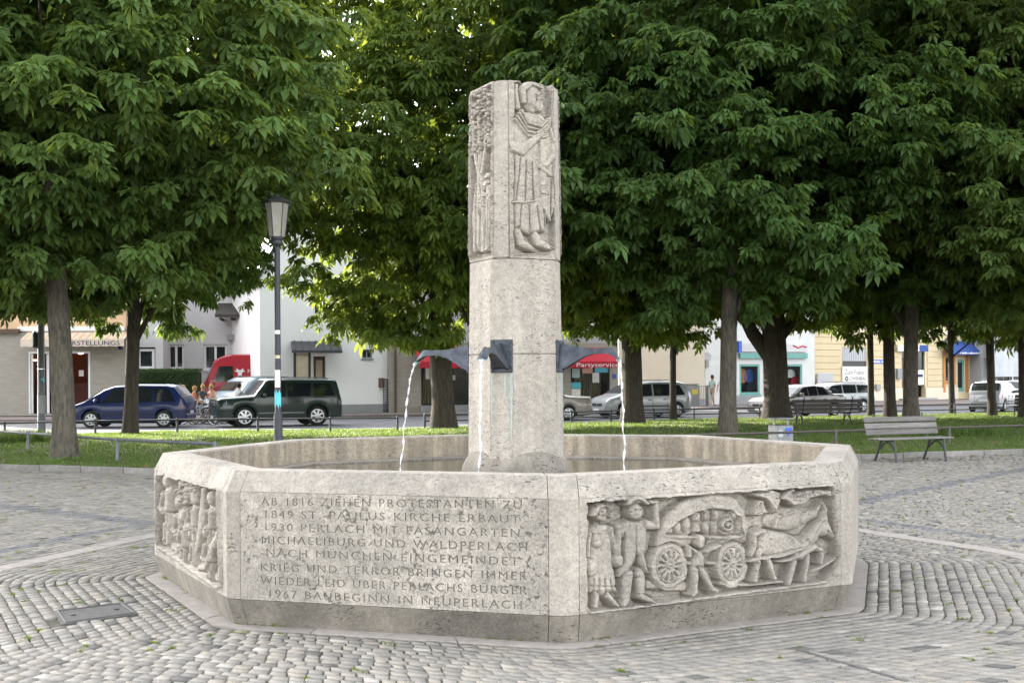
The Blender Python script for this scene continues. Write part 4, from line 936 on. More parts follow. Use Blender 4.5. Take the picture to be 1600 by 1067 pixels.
tree(gb(1390, 656), .21, 9.6, 4.4, 6.2, 'dark-trunked chestnut between the beer sign and the brown house door', (.1, 0), big=False, var=0, rz=2.6)
tree(gb(1425, 665), .235, 9.6, 5.2, 6.4, 'chestnut with broad grey trunk directly behind the wooden bench', (.15, 0), var=0, rz=5.6, bark='bark_pale')
tree(gb(1487, 641), .14, 9.4, 4.0, 6.0, 'thin chestnut trunk before the orange-framed shop window', (0, 0), big=False, var=1, rz=4.0)
tree(gb(1550, 651), .16, 9.4, 4.4, 6.2, 'chestnut trunk standing before the tail of the silver hatchback', (-.05, 0), big=False, var=0, rz=5.0)
tree(gb(1597, 655), .15, 9.4, 4.2, 6.2, 'chestnut at the end of the row before the scaffolded house', (0, 0), big=False, var=1, rz=.3)
# further trees of the rows on both sides, beyond the frame, that shade the plaza
for x, y, v, rz, lab in ((15.6, 33.0, 1, .9, 'chestnut on the lawn past the bench, branches reaching over it'), (22.5, 36.5, 2, 2.9, 'chestnut further along the low rusty rail past the bench'),
                         (-14.9, 28.0, 2, 4.0, 'chestnut on the lawn next to the mottled one, before the travertine shop'), (-20.5, 32.5, 1, 2.2, 'chestnut on the lawn before the far corner of the travertine shop'),
                         (-19.0, 27.2, 0, 5.1, 'chestnut at the edge of the plaza past the mottled one'), (-25.5, 31.8, 2, 1.1, 'last chestnut of the row along the plaza edge'), (24.0, 52.0, 0, 1.0, 'chestnut beside the far road bend past the hatchback')):
    tree((x, y, lawn_z(x, y) - .02), .24, 9.0, 5.0, 6.2, lab, (0, 0), var=v, rz=rz)
# ------------------------------------------------------------------ street furniture
def fence(label, pts, hgt, material, rails=(1.0,), r=.028, rr=.022, group=None, prof='round'):
    t = empty('rail_fence', (0, 0, 0), 0, label, 'fence', group); P_ = [Vector(p) for p in pts]
    for p in P_:
        mb = MB(); mb.tube([(p.x, p.y, p.z - .15), (p.x, p.y, p.z + hgt - .01), (p.x, p.y, p.z + hgt + .012)], [r, r, r * .5], 8); mb.build('post', material, t, True)
    for a, b in zip(P_[:-1], P_[1:]):
        for f in rails:
            d = (b - a).normalized() * .0; mb = MB(); mb.tube([a + Vector((0, 0, hgt * f - .035)) + d, b + Vector((0, 0, hgt * f - .035)) - d], rr, 7); mb.build('rail', material, t, True)
    return t
def gp(u, v):
    p = G(u, v, .1); return (p.x, p.y, lawn_z(p.x, p.y))
fence('low grey tube rail running round the pale mottled chestnut', [(-16.6, 32.4, .1), (-13.6, 29.4, .1), (-10.6, 26.5, .1), (-7.7, 23.6, .09), (-5.4, 22.0, .08)], .46, 'rail_grey', (1.0,), .034, .03)
fence('low rusty rail crossing the lawn behind the wooden bench', [(1.5, 24.2, .1), (4.2, 25.3, .1), (7.1, 26.6, .1), (10.1, 28.0, .1), (13.1, 29.4, .1), (16.1, 30.8, .1), (19.2, 32.2, .1)], .40, 'rail_brown', (1.0,), .034, .028)
fence('dark iron rail before the blue minivan and the dark off-roader', [gp(-90, 693), gp(7.5, 687), gp(149, 680), gp(277, 678), gp(403, 676), gp(516, 675), gp(621, 675)], .43, 'iron', (1.0,), .034, .025)
fence('dark iron rail before the silver minivan with two bars', [(-2.9, 40.2, .06), (-1.0, 41.2, .06), (.6, 42.2, .06), (2.1, 42.9, .06), (3.6, 44.1, .06), (5.3, 45.3, .06), (6.9, 46.0, .06), (8.1, 46.5, .06), (9.6, 47.0, .06)], .45, 'iron', (1.0, .55), .036, .025)
fence('dark iron rail with two bars before the road by the yellow house', [(12.6, 48.2, .06), (14.6, 49.2, .06), (16.8, 50.1, .06), (18.6, 50.9, .06), (20.6, 51.5, .06), (22.8, 52.4, .06)], .45, 'iron', (1.0, .5), .034, .024)
# street lamp with a tapered lantern
p = P(435, 719, 23.5); lp = empty('street_lamp', (p.x, p.y, .05), 0, 'tall dark street lamp with tapered glass lantern, stickers on its pole', 'street lamp')
zt = P(434, 380, p.y).z; zl = P(434, 372, p.y).z; ztop = P(434, 303, p.y).z; s_ = p.y / F
mb = MB(); mb.lathe([(.085, -.2), (.085, .9), (.07, .95), (.062, 1.0), (.055, zt - .35), (.055, zt - .12)], (0, 0, 0), 14); mb.build('pole', 'iron', lp, True)
mb = MB(); mb.lathe([(.055, zt - .13), (.11, zt - .06), (.10, zt), (.13, zt + .03), (.125, zt + .06), (.06, zt + .07)], (0, 0, 0), 14); mb.build('lantern_base', 'iron', lp, True)
zg0, zg1 = zt + .07, P(434, 318, p.y).z - .05
mb = MB(); mb.lathe([(.145, zg0), (.225, zg1)], (0, 0, 0), 6, .2); gl = mb.build('lantern_glass', 'lamp_glass', lp)
for k in range(6):
    w = .2 + k * PI / 3; mb = MB(); mb.tube([(.15 * math.cos(w), .15 * math.sin(w), zg0), (.23 * math.cos(w), .23 * math.sin(w), zg1)], .009, 5); mb.build('glazing_bar', 'iron', gl)
mb = MB(); mb.lathe([(.235, zg1), (.31, zg1 + .005), (.30, zg1 + .03), (.16, zg1 + .10), (.06, zg1 + .13), (.05, zg1 + .16), (.02, zg1 + .18)], (0, 0, 0), 6, .2); mb.build('lantern_roof', 'iron', lp)
for py0, py1, m_ in ((612, 634, 'sticker_cyan'), (578, 605, 'paper'), (516, 522, 'paper'), (555, 560, 'beige_panel')):
    z0, z1 = P(434, py1, p.y).z, P(434, py0, p.y).z; r = (.087 if z0 < .9 else .062) if z0 < .95 else .0635
    mb = MB(); n = 8; an_ = [-PI / 2 + (k / n - .5) * (1.9 if m_ != 'sticker_cyan' else 2.6) for k in range(n + 1)]
    jag = (lambda k: .05 * math.sin(k * 2.3)) if m_ == 'sticker_cyan' else (lambda k: 0)
    mb.add([(r * 1.02 * math.cos(a), r * 1.02 * math.sin(a), z0 + jag(k) - .05) for k, a in enumerate(an_)] + [(r * 1.02 * math.cos(a), r * 1.02 * math.sin(a), z1 + jag(k + 3) - .05) for k, a in enumerate(an_)], [(k, k + 1, n + 2 + k, n + 1 + k) for k in range(n)]); mb.build('sticker', m_, lp)
# signal pole by the travertine shop
p = G(65, 672, .1); sp_ = empty('signal_pole', (p.x, p.y, .05), 0, 'blue-grey metal pole behind the mottled chestnut with a dark signal box', 'pole')
mb = MB(); mb.lathe([(.125, -.2), (.125, .5), (.115, .55), (.105, 4.6), (.07, 4.7)], (0, 0, 0), 14); mb.build('pole', 'rail_grey', sp_, True)
z = P(57, 533, p.y).z; mb = MB(); mb.box(-.25, -.11, -.14, .10, z - .27, z + .27, .05); mb.build('signal_box', 'black_trim', sp_)
z = P(65, 579, p.y).z; mb = MB(); mb.lathe([(.121, z - .01), (.121, z + .015)], (0, 0, 0), 14); mb.build('clamp_band', 'chrome', sp_)
mb = MB(); z = P(65, 595, p.y).z; mb.add([(.02, -.122, z), (.11, -.07, z + .06), (.12, -.05, z - .1), (.06, -.115, z - .02)], [(0, 1, 2, 3)]); mb.build('sticker', 'sticker_cyan', sp_)
mb = MB(); z0, z1 = P(65, 648, p.y).z, P(65, 620, p.y).z; mb.lathe([(.127, z0), (.127, z1)], (0, 0, 0), 14); mb.build('sleeve', 'steel_grey', sp_)

# park benches
def bench(name_label, loc, rz, width=1.75, group=None, dark=False):
    t = empty('park_bench', loc, rz, name_label, 'bench', group); wood, iron = ('timber_dark', 'iron') if dark else ('bench_wood', 'iron')
    for k in range(3):                            # seat slats, front is -y
        y = -.22 + k * .145; mb = MB(); mb.box(-width / 2, width / 2, y, y + .125, .43, .462, .008); mb.build('seat_slat', wood, t)
    for k in range(3):
        z = .56 + k * .125; y = .24 + (z - .5) * .28; mb = MB(); mb.box(-width / 2, width / 2, -.016, .016, -.052, .052, .007); o = mb.build('back_slat', wood, t); o.location = (0, y, z); o.rotation_euler = (-.27, 0, 0)
    for sx in (-width * .34, width * .34):
        mb = MB(); mb.tube([(sx, -.23, .43), (sx, -.26, .24), (sx, -.30, .0)], [.024, .02, .028], 7); mb.tube([(sx, .14, .43), (sx, .22, .24), (sx, .34, .0)], [.024, .02, .028], 7)
        mb.tube([(sx, -.255, .22), (sx, -.12, .36), (sx, -.03, .385), (sx, .06, .36), (sx, .19, .24)], .016, 6); mb.tube([(sx, -.25, .42), (sx, .2, .42), (sx, .27, .55), (sx, .39, .92)], .02, 7); mb.build('iron_leg', iron, t, True)
    return t
a, b = G(1379, 722), G(1462, 721); c = (a + b) / 2; ang = math.atan2(b.y - a.y, b.x - a.x)
bench('weathered grey wooden park bench with iron legs on the cobbles by the lawn', (c.x + .12, c.y + .25, .0), .38, 1.75)
p = G(1287, 667, .1); bench('dark bench seen from behind in front of the grey sedan', (p.x, p.y, .1), PI + .15, 2.3, None, True)
p = G(1590, 653, .1); bench('dark bench at the foot of the last chestnut of the row', (p.x + .6, p.y, .1), PI + .1, 1.8, None, True)
# litter bin with raised lid
p = G(1220, 697, .08); b_ = empty('litter_bin', (p.x, p.y, .06), .35, 'square grey steel litter bin with raised lid and blue triangular sticker', 'litter bin')
zt = P(1220, 664, p.y).z - .06; zc = P(1220, 655, p.y).z - .06; w = .205
mb = MB(); mb.box(-w, w, -w, w, .05, zt, .015); mb.build('body', 'steel_grey', b_)
for sx in (-1, 1): mb = MB(); mb.box(sx * (w - .02) - .012, sx * (w - .02) + .012, -.02, .02, zt, zc); mb.build('lid_strut', 'steel_grey', b_)
mb = MB(); mb.box(-w - .02, w + .02, -w - .02, w + .02, zc, zc + .035, .012); mb.build('lid', 'steel_grey', b_)
mb = MB(); y = -w - .002; mb.slab([(-.02, zt - .06), (.17, zt - .05), (.15, zt - .16), (.07, zt - .25), (-.01, zt - .16)], y, y - .002); mb.build('sticker', 'sticker_blue', b_)
mb = MB(); mb.box(-.19, -.07, -w - .003, -w - .001, zt - .26, zt - .1); mb.build('notice', 'wall_grey', b_)

# ------------------------------------------------------------------ cars
def prof_at(prof, x):
    return float(np.interp(x, [p[0] for p in prof], [p[1] for p in prof]))
def car(name, label, cat, loc, rz, L, W, H, top, belt, wheels, wr, paint, glass, screens, group='cars parked along the road', trim=None, grille='bar', sill=.20, tumble=.80, rails=False, arch='plain', taper=.16):
    """front is +x, x runs from 0 (tail) to L; top and belt are (x, z) outlines in metres"""
    t = empty(name, loc, rz, label, cat, group); t.scale = (1, 1, 1); X0 = -L / 2
    xs = sorted(set([round(x, 3) for x in np.linspace(0.0, L, 46)] + [round(p[0], 3) for p in top] + [round(wx + s * (wr + .06), 3) for wx in wheels for s in (-1, 1)]))
    xs = [x for x in xs if 0 <= x <= L]; hw = W / 2
    def plan(x):
        e = min(x, L - x); return hw * (1 - taper * max(0, 1 - e / .42) ** 2.2)
    def wid(x, z):
        b, tz = prof_at(belt, x), prof_at(top, x); p_ = plan(x)
        if z <= b: return p_ * (1 - .05 * max(0, (.45 - z) / .45))
        f = min(1, (z - b) / max(.05, H - b)); return p_ * (1 - (1 - tumble) * f ** 1.1)
    rings = []
    for x in xs:
        tz = prof_at(top, x); b = min(prof_at(belt, x), tz - .03); zb = sill + .06 * max(0, 1 - min(x, L - x) / .3)
        for wx in wheels:
            dd = abs(x - wx)
            if dd < wr + .05: zb = max(zb, math.sqrt(max(0, (wr + .055) ** 2 - dd ** 2)) + wr - .01)
        zb = min(zb, b - .06); half = []
        half.append((plan(x) * .90, zb)); half.append((wid(x, zb + .04) , zb + .04)); half.append((wid(x, (zb + b) / 2) * 1.008, (zb + b) / 2)); half.append((wid(x, b), b))
        if tz - b > .12:
            half += [(wid(x, b + (tz - b) * .5), b + (tz - b) * .5), (wid(x, tz - .06), tz - .06), (wid(x, tz) * .90, tz - .012), (wid(x, tz) * .5, tz + .008)]
        else:
            half += [(plan(x) * .975, b + (tz - b) * .4), (plan(x) * .93, b + (tz - b) * .75), (plan(x) * .80, tz - .004), (plan(x) * .4, tz + .008)]
        rings.append([(X0 + x, y, z) for y, z in half] + [(X0 + x, -y, z) for y, z in reversed(half)])
    mb = MB(); mb.loft(rings); body = mb.build('body', paint, t, True, sharp=35)
    # side glass: polygons given as (x, z) on the cabin side, laid 5 mm proud
    for g in glass:
        for s in (-1, 1):
            o = []; i_ = []
            for x, z in g: o.append((X0 + x, s * (wid(x, z) + .006), z))
            cx = sum(p_[0] for p_ in o) / len(o); cz = sum(p_[2] for p_ in o) / len(o)
            i_ = [(p_[0], p_[1] - s * .03, p_[2]) for p_ in o]; n = len(o)
            mb = MB(); mb.add(o + i_, [tuple(range(n)), tuple(range(2 * n - 1, n - 1, -1))] + [(k, (k + 1) % n, n + (k + 1) % n, n + k) for k in range(n)]); mb.build('side_window', 'glass_dark', t)
    for nm, (xa, xb) in screens.items():
        mb = MB(); n = 6; vs = []
        for f in np.linspace(.06, .94, 5):
            x = xa + (xb - xa) * f; z = prof_at(top, x)
            for j in range(n + 1):
                q = -1 + 2 * j / n; w_ = wid(x, z - .05) * .90; sl = (prof_at(top, xa + (xb - xa) * .9) - prof_at(top, xa + (xb - xa) * .1)) / ((xb - xa) * .8); nl = math.hypot(1, sl); up = .016
                vs.append((X0 + x - sl / nl * up, q * w_, z + up / nl - .03 * q * q * .6))
        fs = [(r * (n + 1) + j, r * (n + 1) + j + 1, (r + 1) * (n + 1) + j + 1, (r + 1) * (n + 1) + j) for r in range(4) for j in range(n)]
        mb.add(vs, fs); mb.build(nm, 'glass_dark', t, True)
    # wheels
    for wx in wheels:
        for s in (-1, 1):
            y = s * (hw - .095); wh = empty('wheel', (X0 + wx, y, wr)); wh.parent = t; wh.rotation_euler = (PI / 2 if s < 0 else -PI / 2, 0, 0)
            mb = MB(); mb.lathe([(wr * .64, -.10), (wr * .93, -.105), (wr, -.07), (wr, .07), (wr * .93, .10), (wr * .68, .10), (wr * .64, .085)], (0, 0, 0), 26, cap=False); mb.build('tyre', 'tyre', wh, True)
            mb = MB(); mb.lathe([(wr * .67, .06), (wr * .67, .098), (wr * .60, .10), (wr * .585, .075)], (0, 0, 0), 26, cap=False)
            mb.lathe([(wr * .60, .028), (wr * .59, .03)], (0, 0, 0), 26); mb.build('rim', 'black_trim', wh, True)
            mb = MB(); mb.lathe([(wr * .70, .088), (wr * .67, .104), (wr * .58, .104), (wr * .57, .09)], (0, 0, 0), 26, cap=False); mb.lathe([(wr * .19, .07), (wr * .17, .105), (wr * .05, .108)], (0, 0, 0), 12)
            for q in range(7):
                w_ = q * 2 * PI / 7; e = Vector((math.cos(w_), math.sin(w_), 0)); f = Vector((-e.y, e.x, 0)); r1, r2 = wr * .12, wr * .60
                mb.add([e * r1 - f * .03 + Vector((0, 0, .1)), e * r2 - f * .042 + Vector((0, 0, .092)), e * r2 + f * .042 + Vector((0, 0, .092)), e * r1 + f * .03 + Vector((0, 0, .1))], [(0, 1, 2, 3)])
            mb.build('hubcap', 'rim', wh)
    bz = prof_at(belt, L * .95); tzf = prof_at(top, L - .08)
    fz = tzf - .16
    for s in (-1, 1):
        mb = MB(); y0, y1 = s * plan(L - .1) * .58, s * plan(L - .25) * 1.02
        mb.loft([[(X0 + L - .02, y0, fz - .075), (X0 + L - .02, y0, fz + .06), (X0 + L - .07, y0, fz + .09)], [(X0 + L - .34, y1, fz - .02), (X0 + L - .34, y1, fz + .085), (X0 + L - .36, y1 * .96, fz + .105)]], True); mb.build('headlight', 'headlight', t)
        zt_ = prof_at(top, .06); zr = min(prof_at(belt, .1), zt_) - .02
        mb = MB(); mb.loft([[(X0 - .008, s * plan(0.0) * .68, zr - .24), (X0 - .008, s * plan(.0) * .68, zr), (X0 + .05, s * plan(0) * .68, zr)], [(X0 + .19, s * plan(.2) * 1.022, zr - .22), (X0 + .19, s * plan(.2) * 1.022, zr + .02), (X0 + .21, s * plan(.2) * .95, zr + .02)]], True); mb.build('taillight', 'taillight', t)
        xm = screens['windscreen'][0] if 'windscreen' in screens else L * .6
        xm = max(screens.get('windscreen', (L * .6, 0))) - .42; zm = prof_at(belt, xm) + .09
        mb = MB(); mb.box(X0 + xm - .06, X0 + xm + .07, s * (hw - .02), s * (hw + .19), zm - .07, zm + .09, .03); mb.build('wing_mirror', trim or paint, t, True)
    mb = MB(); mb.loft([[(X0 + L - .10, y, z) for y, z in ((-hw * .86, .30), (hw * .86, .30), (hw * .86, .44), (-hw * .86, .44))], [(X0 + L + .035, y, z) for y, z in ((-hw * .72, .31), (hw * .72, .31), (hw * .72, .43), (-hw * .72, .43))]]); mb.build('front_bumper', 'black_trim' if trim or grille == 'slots' else paint, t)
    mb = MB(); mb.box(X0 - .035, X0 + .08, -hw * .80, hw * .80, .32, .50, .03); mb.build('rear_bumper', trim or paint, t)
    mb = MB(); mb.box(X0 + L - .03, X0 + L + .012, -hw * .50, hw * .50, fz - .07, fz + .05, .008); gr = mb.build('grille', 'black_trim', t)
    if grille == 'slots':
        for q in range(7): mb = MB(); y = -hw * .42 + q * hw * .14; mb.box(X0 + L + .008, X0 + L + .028, y - .03, y + .03, fz - .08, fz + .07); mb.build('grille_bar', 'chrome', gr)
    else:
        mb = MB(); mb.lathe([(.055, 0), (.055, .01)], (0, 0, 0), 12); e = mb.build('badge', 'chrome', gr); e.location = (X0 + L + .012, 0, fz - .005); e.rotation_euler = (0, PI / 2, 0)
    mb = MB(); mb.box(X0 + L + .034, X0 + L + .042, -.26, .26, .33, .43); mb.build('number_plate', 'number_plate', t)
    mb = MB(); mb.box(X0 - .044, X0 - .036, -.26, .26, .52, .63); mb.build('number_plate', 'number_plate', t)
    # shut lines, handles, rubbing strip
    xw0, xw1 = wheels[0] + wr * .2, wheels[1] - wr - .12; xm = (xw0 + xw1) / 2 + .1
    for s in (-1, 1):
        for x in (xw1 - .02, xm, xw0 + .45):
            pts = [(X0 + x, s * (wid(x, z) * 1.004 + .002), z) for z in np.linspace(.34, prof_at(belt, x) - .02, 5)]; mb = MB(); mb.tube(pts, .006, 4); mb.build('door_gap', 'black_trim', t)
        for x in (xm + .18, xw0 + .62): z = prof_at(belt, x) - .12; mb = MB(); mb.box(X0 + x - .10, X0 + x + .06, s * (wid(x, z) + .0), s * (wid(x, z) + .028), z - .018, z + .018, .008); mb.build('door_handle', trim or 'black_trim', t)
        zs = .52; pts = [(X0 + x, s * (wid(x, zs) * 1.008 + .008), zs) for x in np.linspace(wheels[0] + wr + .1, wheels[1] - wr - .1, 6)]; mb = MB(); mb.tube(pts, .026, 5); mb.build('side_strip', 'black_trim' if arch != 'chrome' else 'steel_grey', t)
        if arch == 'chrome':
            for wx in wheels:
                pts = [(X0 + wx + (wr + .075) * math.cos(w_), s * (hw + .012), wr + (wr + .075) * math.sin(w_)) for w_ in np.linspace(-.25, PI + .25, 13)]; mb = MB(); mb.tube(pts, .045, 6); mb.build('wheel_arch', paint, t, True)
        if rails:
            xa, xb = rails; mb = MB(); yy = lambda x: s * wid(x, H) * .86
            mb.tube([(X0 + xa, yy(xa), prof_at(top, xa) - .01), (X0 + xa + .1, yy(xa), prof_at(top, xa) + .05), (X0 + xb - .1, yy(xb), prof_at(top, xb) + .05), (X0 + xb, yy(xb), prof_at(top, xb) - .01)], .018, 6); mb.build('roof_rail', 'steel_grey', t)
    mb = MB(); mb.box(X0 + .3, X0 + L - .3, -hw * .84, hw * .84, sill - .03, sill + .14); mb.build('underbody', 'black_trim', t)
    return t
RZ = -.10
def carpos(u, v, z=RZ): return G(u, v, z)
def rear_front(u, L): pass
MPV = dict(L=4.47, W=1.80, H=1.64, top=[(0, .95), (.05, 1.12), (.42, 1.56), (.75, 1.62), (1.8, 1.64), (2.7, 1.58), (3.05, 1.46), (3.75, 1.03), (4.2, .87), (4.42, .70), (4.47, .55)], belt=[(0, .92), (1.5, .93), (3.3, .90), (4.47, .74)], wheels=(.80, 3.52), wr=.32,
           glass=[[(.36, .98), (1.18, .97), (1.18, 1.50), (.66, 1.48)], [(1.24, .97), (2.1, .96), (2.1, 1.52), (1.24, 1.51)], [(2.16, .96), (3.12, .93), (2.72, 1.46), (2.16, 1.51)], [(3.18, .94), (3.52, .95), (3.16, 1.22)]], screens={'windscreen': (3.06, 3.72), 'rear_window': (.07, .40)})
a, b = carpos(137, 669), carpos(259, 668); c = (a + b) / 2
car('minivan', 'dark blue minivan parked in front of the travertine shop', 'minivan', (c.x - .08, c.y + .9, RZ), PI + .02, paint='paint_blue', **MPV)
SUV = dict(L=4.78, W=1.90, H=1.83, top=[(0, .98), (.05, 1.20), (.20, 1.74), (.34, 1.80), (1.8, 1.83), (2.85, 1.81), (2.98, 1.75), (3.42, 1.20), (3.5, 1.17), (4.62, 1.10), (4.75, 1.04), (4.78, .72)], belt=[(0, 1.10), (3.4, 1.08), (4.78, .98)], wheels=(.98, 3.76), wr=.39,
           glass=[[(.30, 1.15), (1.12, 1.14), (1.12, 1.63), (.46, 1.62)], [(1.24, 1.14), (2.12, 1.13), (2.12, 1.66), (1.24, 1.65)], [(2.22, 1.13), (3.18, 1.12), (2.80, 1.64), (2.22, 1.66)]], screens={'windscreen': (2.94, 3.44), 'rear_window': (.07, .27)})
a, b = carpos(372, 666), carpos(487, 665); c = (a + b) / 2
car('off_road_car', 'dark green boxy off-roader with slotted grille before the white gabled house', 'off-roader', (c.x - .05, c.y + .35, RZ), PI + .42, paint='paint_green', grille='slots', sill=.30, tumble=.90, rails=(.5, 2.6), arch='chrome', taper=.07, **SUV)
MP2 = dict(MPV); MP2.update(L=4.39, W=1.79, H=1.63, top=[(0, .95), (.06, 1.15), (.36, 1.55), (.65, 1.61), (1.8, 1.63), (2.6, 1.58), (2.95, 1.45), (3.6, 1.06), (4.15, .90), (4.34, .74), (4.39, .55)])
MP2['glass'] = [[(.40, 1.0), (1.06, .98), (1.06, 1.46), (.62, 1.44)], [(1.14, .97), (2.0, .96), (2.0, 1.50), (1.14, 1.49)], [(2.08, .96), (3.05, .94), (2.62, 1.45), (2.08, 1.50)]]
MP2['screens'] = {'windscreen': (2.95, 3.60), 'rear_window': (.08, .36)}
a = P(1003, 650, 53.5); car('minivan', 'silver minivan parked by the cream wall behind two chestnut trunks', 'minivan', (a.x, 54.2, RZ), PI + .42, paint='paint_silver', rails=(.7, 2.4), **MP2)
SED = dict(L=4.75, W=1.76, H=1.43, top=[(0, .88), (.05, .98), (.9, 1.03), (1.05, 1.06), (1.6, 1.38), (2.1, 1.43), (2.75, 1.39), (3.0, 1.32), (3.62, .98), (4.4, .86), (4.68, .72), (4.75, .55)], belt=[(0, .88), (1.5, .92), (3.5, .90), (4.75, .74)], wheels=(.95, 3.75), wr=.31,
           glass=[[(1.28, .96), (1.98, .95), (1.98, 1.33), (1.62, 1.31)], [(2.05, .95), (2.6, .94), (2.6, 1.34), (2.05, 1.34)], [(2.66, .94), (3.32, .94), (2.92, 1.27), (2.66, 1.33)]], screens={'windscreen': (3.0, 3.62), 'rear_window': (1.06, 1.58)})
a = P(893, 652, 51.2); car('saloon_car', 'beige saloon with its boot showing past the fountain column', 'saloon', (a.x - 1.52, 51.6, RZ), PI - .05, paint='paint_beige', trim='black_trim', **SED)
a = P(1246, 650, 53.0); car('saloon_car', 'grey saloon behind the dark bench and the forked chestnut', 'saloon', (a.x + .1, 53.4, RZ), PI + .62, paint='paint_grey', **SED)
EST = dict(L=4.45, W=1.72, H=1.46, top=[(0, .88), (.05, 1.02), (.32, 1.38), (.5, 1.43), (1.8, 1.46), (2.5, 1.42), (2.75, 1.34), (3.35, .98), (4.1, .87), (4.38, .72), (4.45, .55)], belt=[(0, .90), (3.3, .90), (4.45, .74)], wheels=(.85, 3.45), wr=.30,
           glass=[[(.36, .96), (1.15, .95), (1.15, 1.35), (.52, 1.33)], [(1.22, .95), (2.0, .94), (2.0, 1.36), (1.22, 1.36)], [(2.07, .94), (3.02, .93), (2.65, 1.31), (2.07, 1.36)]], screens={'windscreen': (2.75, 3.34), 'rear_window': (.06, .30)})
a = P(1317, 642, 60); car('estate_car', 'silver estate car standing under the beer sign of the yellow house', 'estate car', (a.x - .5, 60.6, RZ), PI + .38, paint='paint_silver', rails=(.5, 2.3), **EST)
HAT = dict(L=3.65, W=1.66, H=1.50, top=[(0, .85), (.06, 1.02), (.40, 1.42), (.62, 1.47), (1.5, 1.50), (2.0, 1.45), (2.25, 1.34), (2.85, .99), (3.4, .86), (3.6, .70), (3.65, .52)], belt=[(0, .88), (2.7, .88), (3.65, .72)], wheels=(.58, 2.95), wr=.29,
           glass=[[(.44, .97), (.98, .95), (.98, 1.34), (.66, 1.33)], [(1.05, .94), (1.66, .93), (1.66, 1.37), (1.05, 1.36)], [(1.73, .93), (2.55, .93), (2.15, 1.30), (1.73, 1.37)]], screens={'windscreen': (2.25, 2.84), 'rear_window': (.07, .42)})
a = P(1560, 640, 60); car('hatchback', 'silver hatchback showing its tail and red lights behind a chestnut', 'hatchback', (a.x + .0, 60.4, RZ), .92, paint='paint_silver', **HAT)
a = P(1588, 630, 70); car('hatchback', 'pale blue-white car beyond the silver hatchback', 'car', (a.x + .6, 70.5, RZ), .7, paint='paint_white', **HAT)
a = P(378, 640, 53); M3 = dict(SUV); M3.update(L=4.6, H=1.9, W=1.85); M3['top'] = [(0, .98), (.06, 1.20), (.28, 1.76), (.5, 1.86), (1.8, 1.90), (2.6, 1.88), (2.9, 1.76), (3.5, 1.22), (3.7, 1.14), (4.35, 1.0), (4.55, .85), (4.6, .6)]; M3['wheels'] = (.9, 3.6); M3['wr'] = .34
a = P(385, 640, 53); car('van', 'blue-grey people carrier with roof rails between the off-roader and the red van', 'people carrier', (a.x, 53.6, RZ), PI + .95, paint='paint_bluegrey', rails=(.5, 2.5), **M3)
VAN = dict(L=5.4, W=2.05, H=2.95, top=[(0, 2.60), (.06, 2.88), (.4, 2.94), (2.6, 2.95), (3.9, 2.92), (4.3, 2.82), (4.62, 2.62), (5.12, 1.55), (5.25, 1.40), (5.36, 1.1), (5.4, .6)], belt=[(0, 1.45), (4.9, 1.42), (5.4, 1.05)], wheels=(1.0, 4.35), wr=.36,
           glass=[[(3.80, 1.62), (4.72, 1.60), (4.46, 2.34), (3.80, 2.36)]], screens={'windscreen': (4.64, 5.12)})
a = P(360, 640, 59.6); rv = car('delivery_van', 'red delivery van with white cow head emblem beside the hedge', 'van', (a.x + 1.1, 60.0, .0), PI + .30, paint='paint_red', sill=.3, tumble=.90, **VAN)
# lettering and cow head emblem on the visible flank (local -y side is turned to the street when facing left: +y)
def flank(o, x, z, s=1): return None
vs_ = 1.0
text_mesh('Metzgerei', .26, 'letter_white', rv, (.42, 1.035, 2.02), (PI / 2, 0, PI), depth=.006)
cow = [(-.10, -.24), (.10, -.24), (.13, -.10), (.16, .08), (.34, .14), (.36, .20), (.20, .20), (.26, .34), (.20, .36), (.10, .24), (-.10, .24), (-.20, .36), (-.26, .34), (-.20, .20), (-.36, .20), (-.34, .14), (-.16, .08), (-.13, -.10)]
mb = MB(); mb.slab([(.78 + p[0] * .68, 2.0 + p[1] * .68) for p in cow], 1.036, 1.044); em = mb.build('cow_head_emblem', 'letter_white', rv)
mb = MB(); mb.box(.78 - .05, .78 + .05, 1.045, 1.048, 1.86, 1.90); mb.build('muzzle', 'paint_red', em)
for ex in (-.09, .05): mb = MB(); mb.box(.78 + ex * .68, .78 + ex * .68 + .03, 1.045, 1.048, 2.05, 2.08); mb.build('eye', 'paint_red', em)
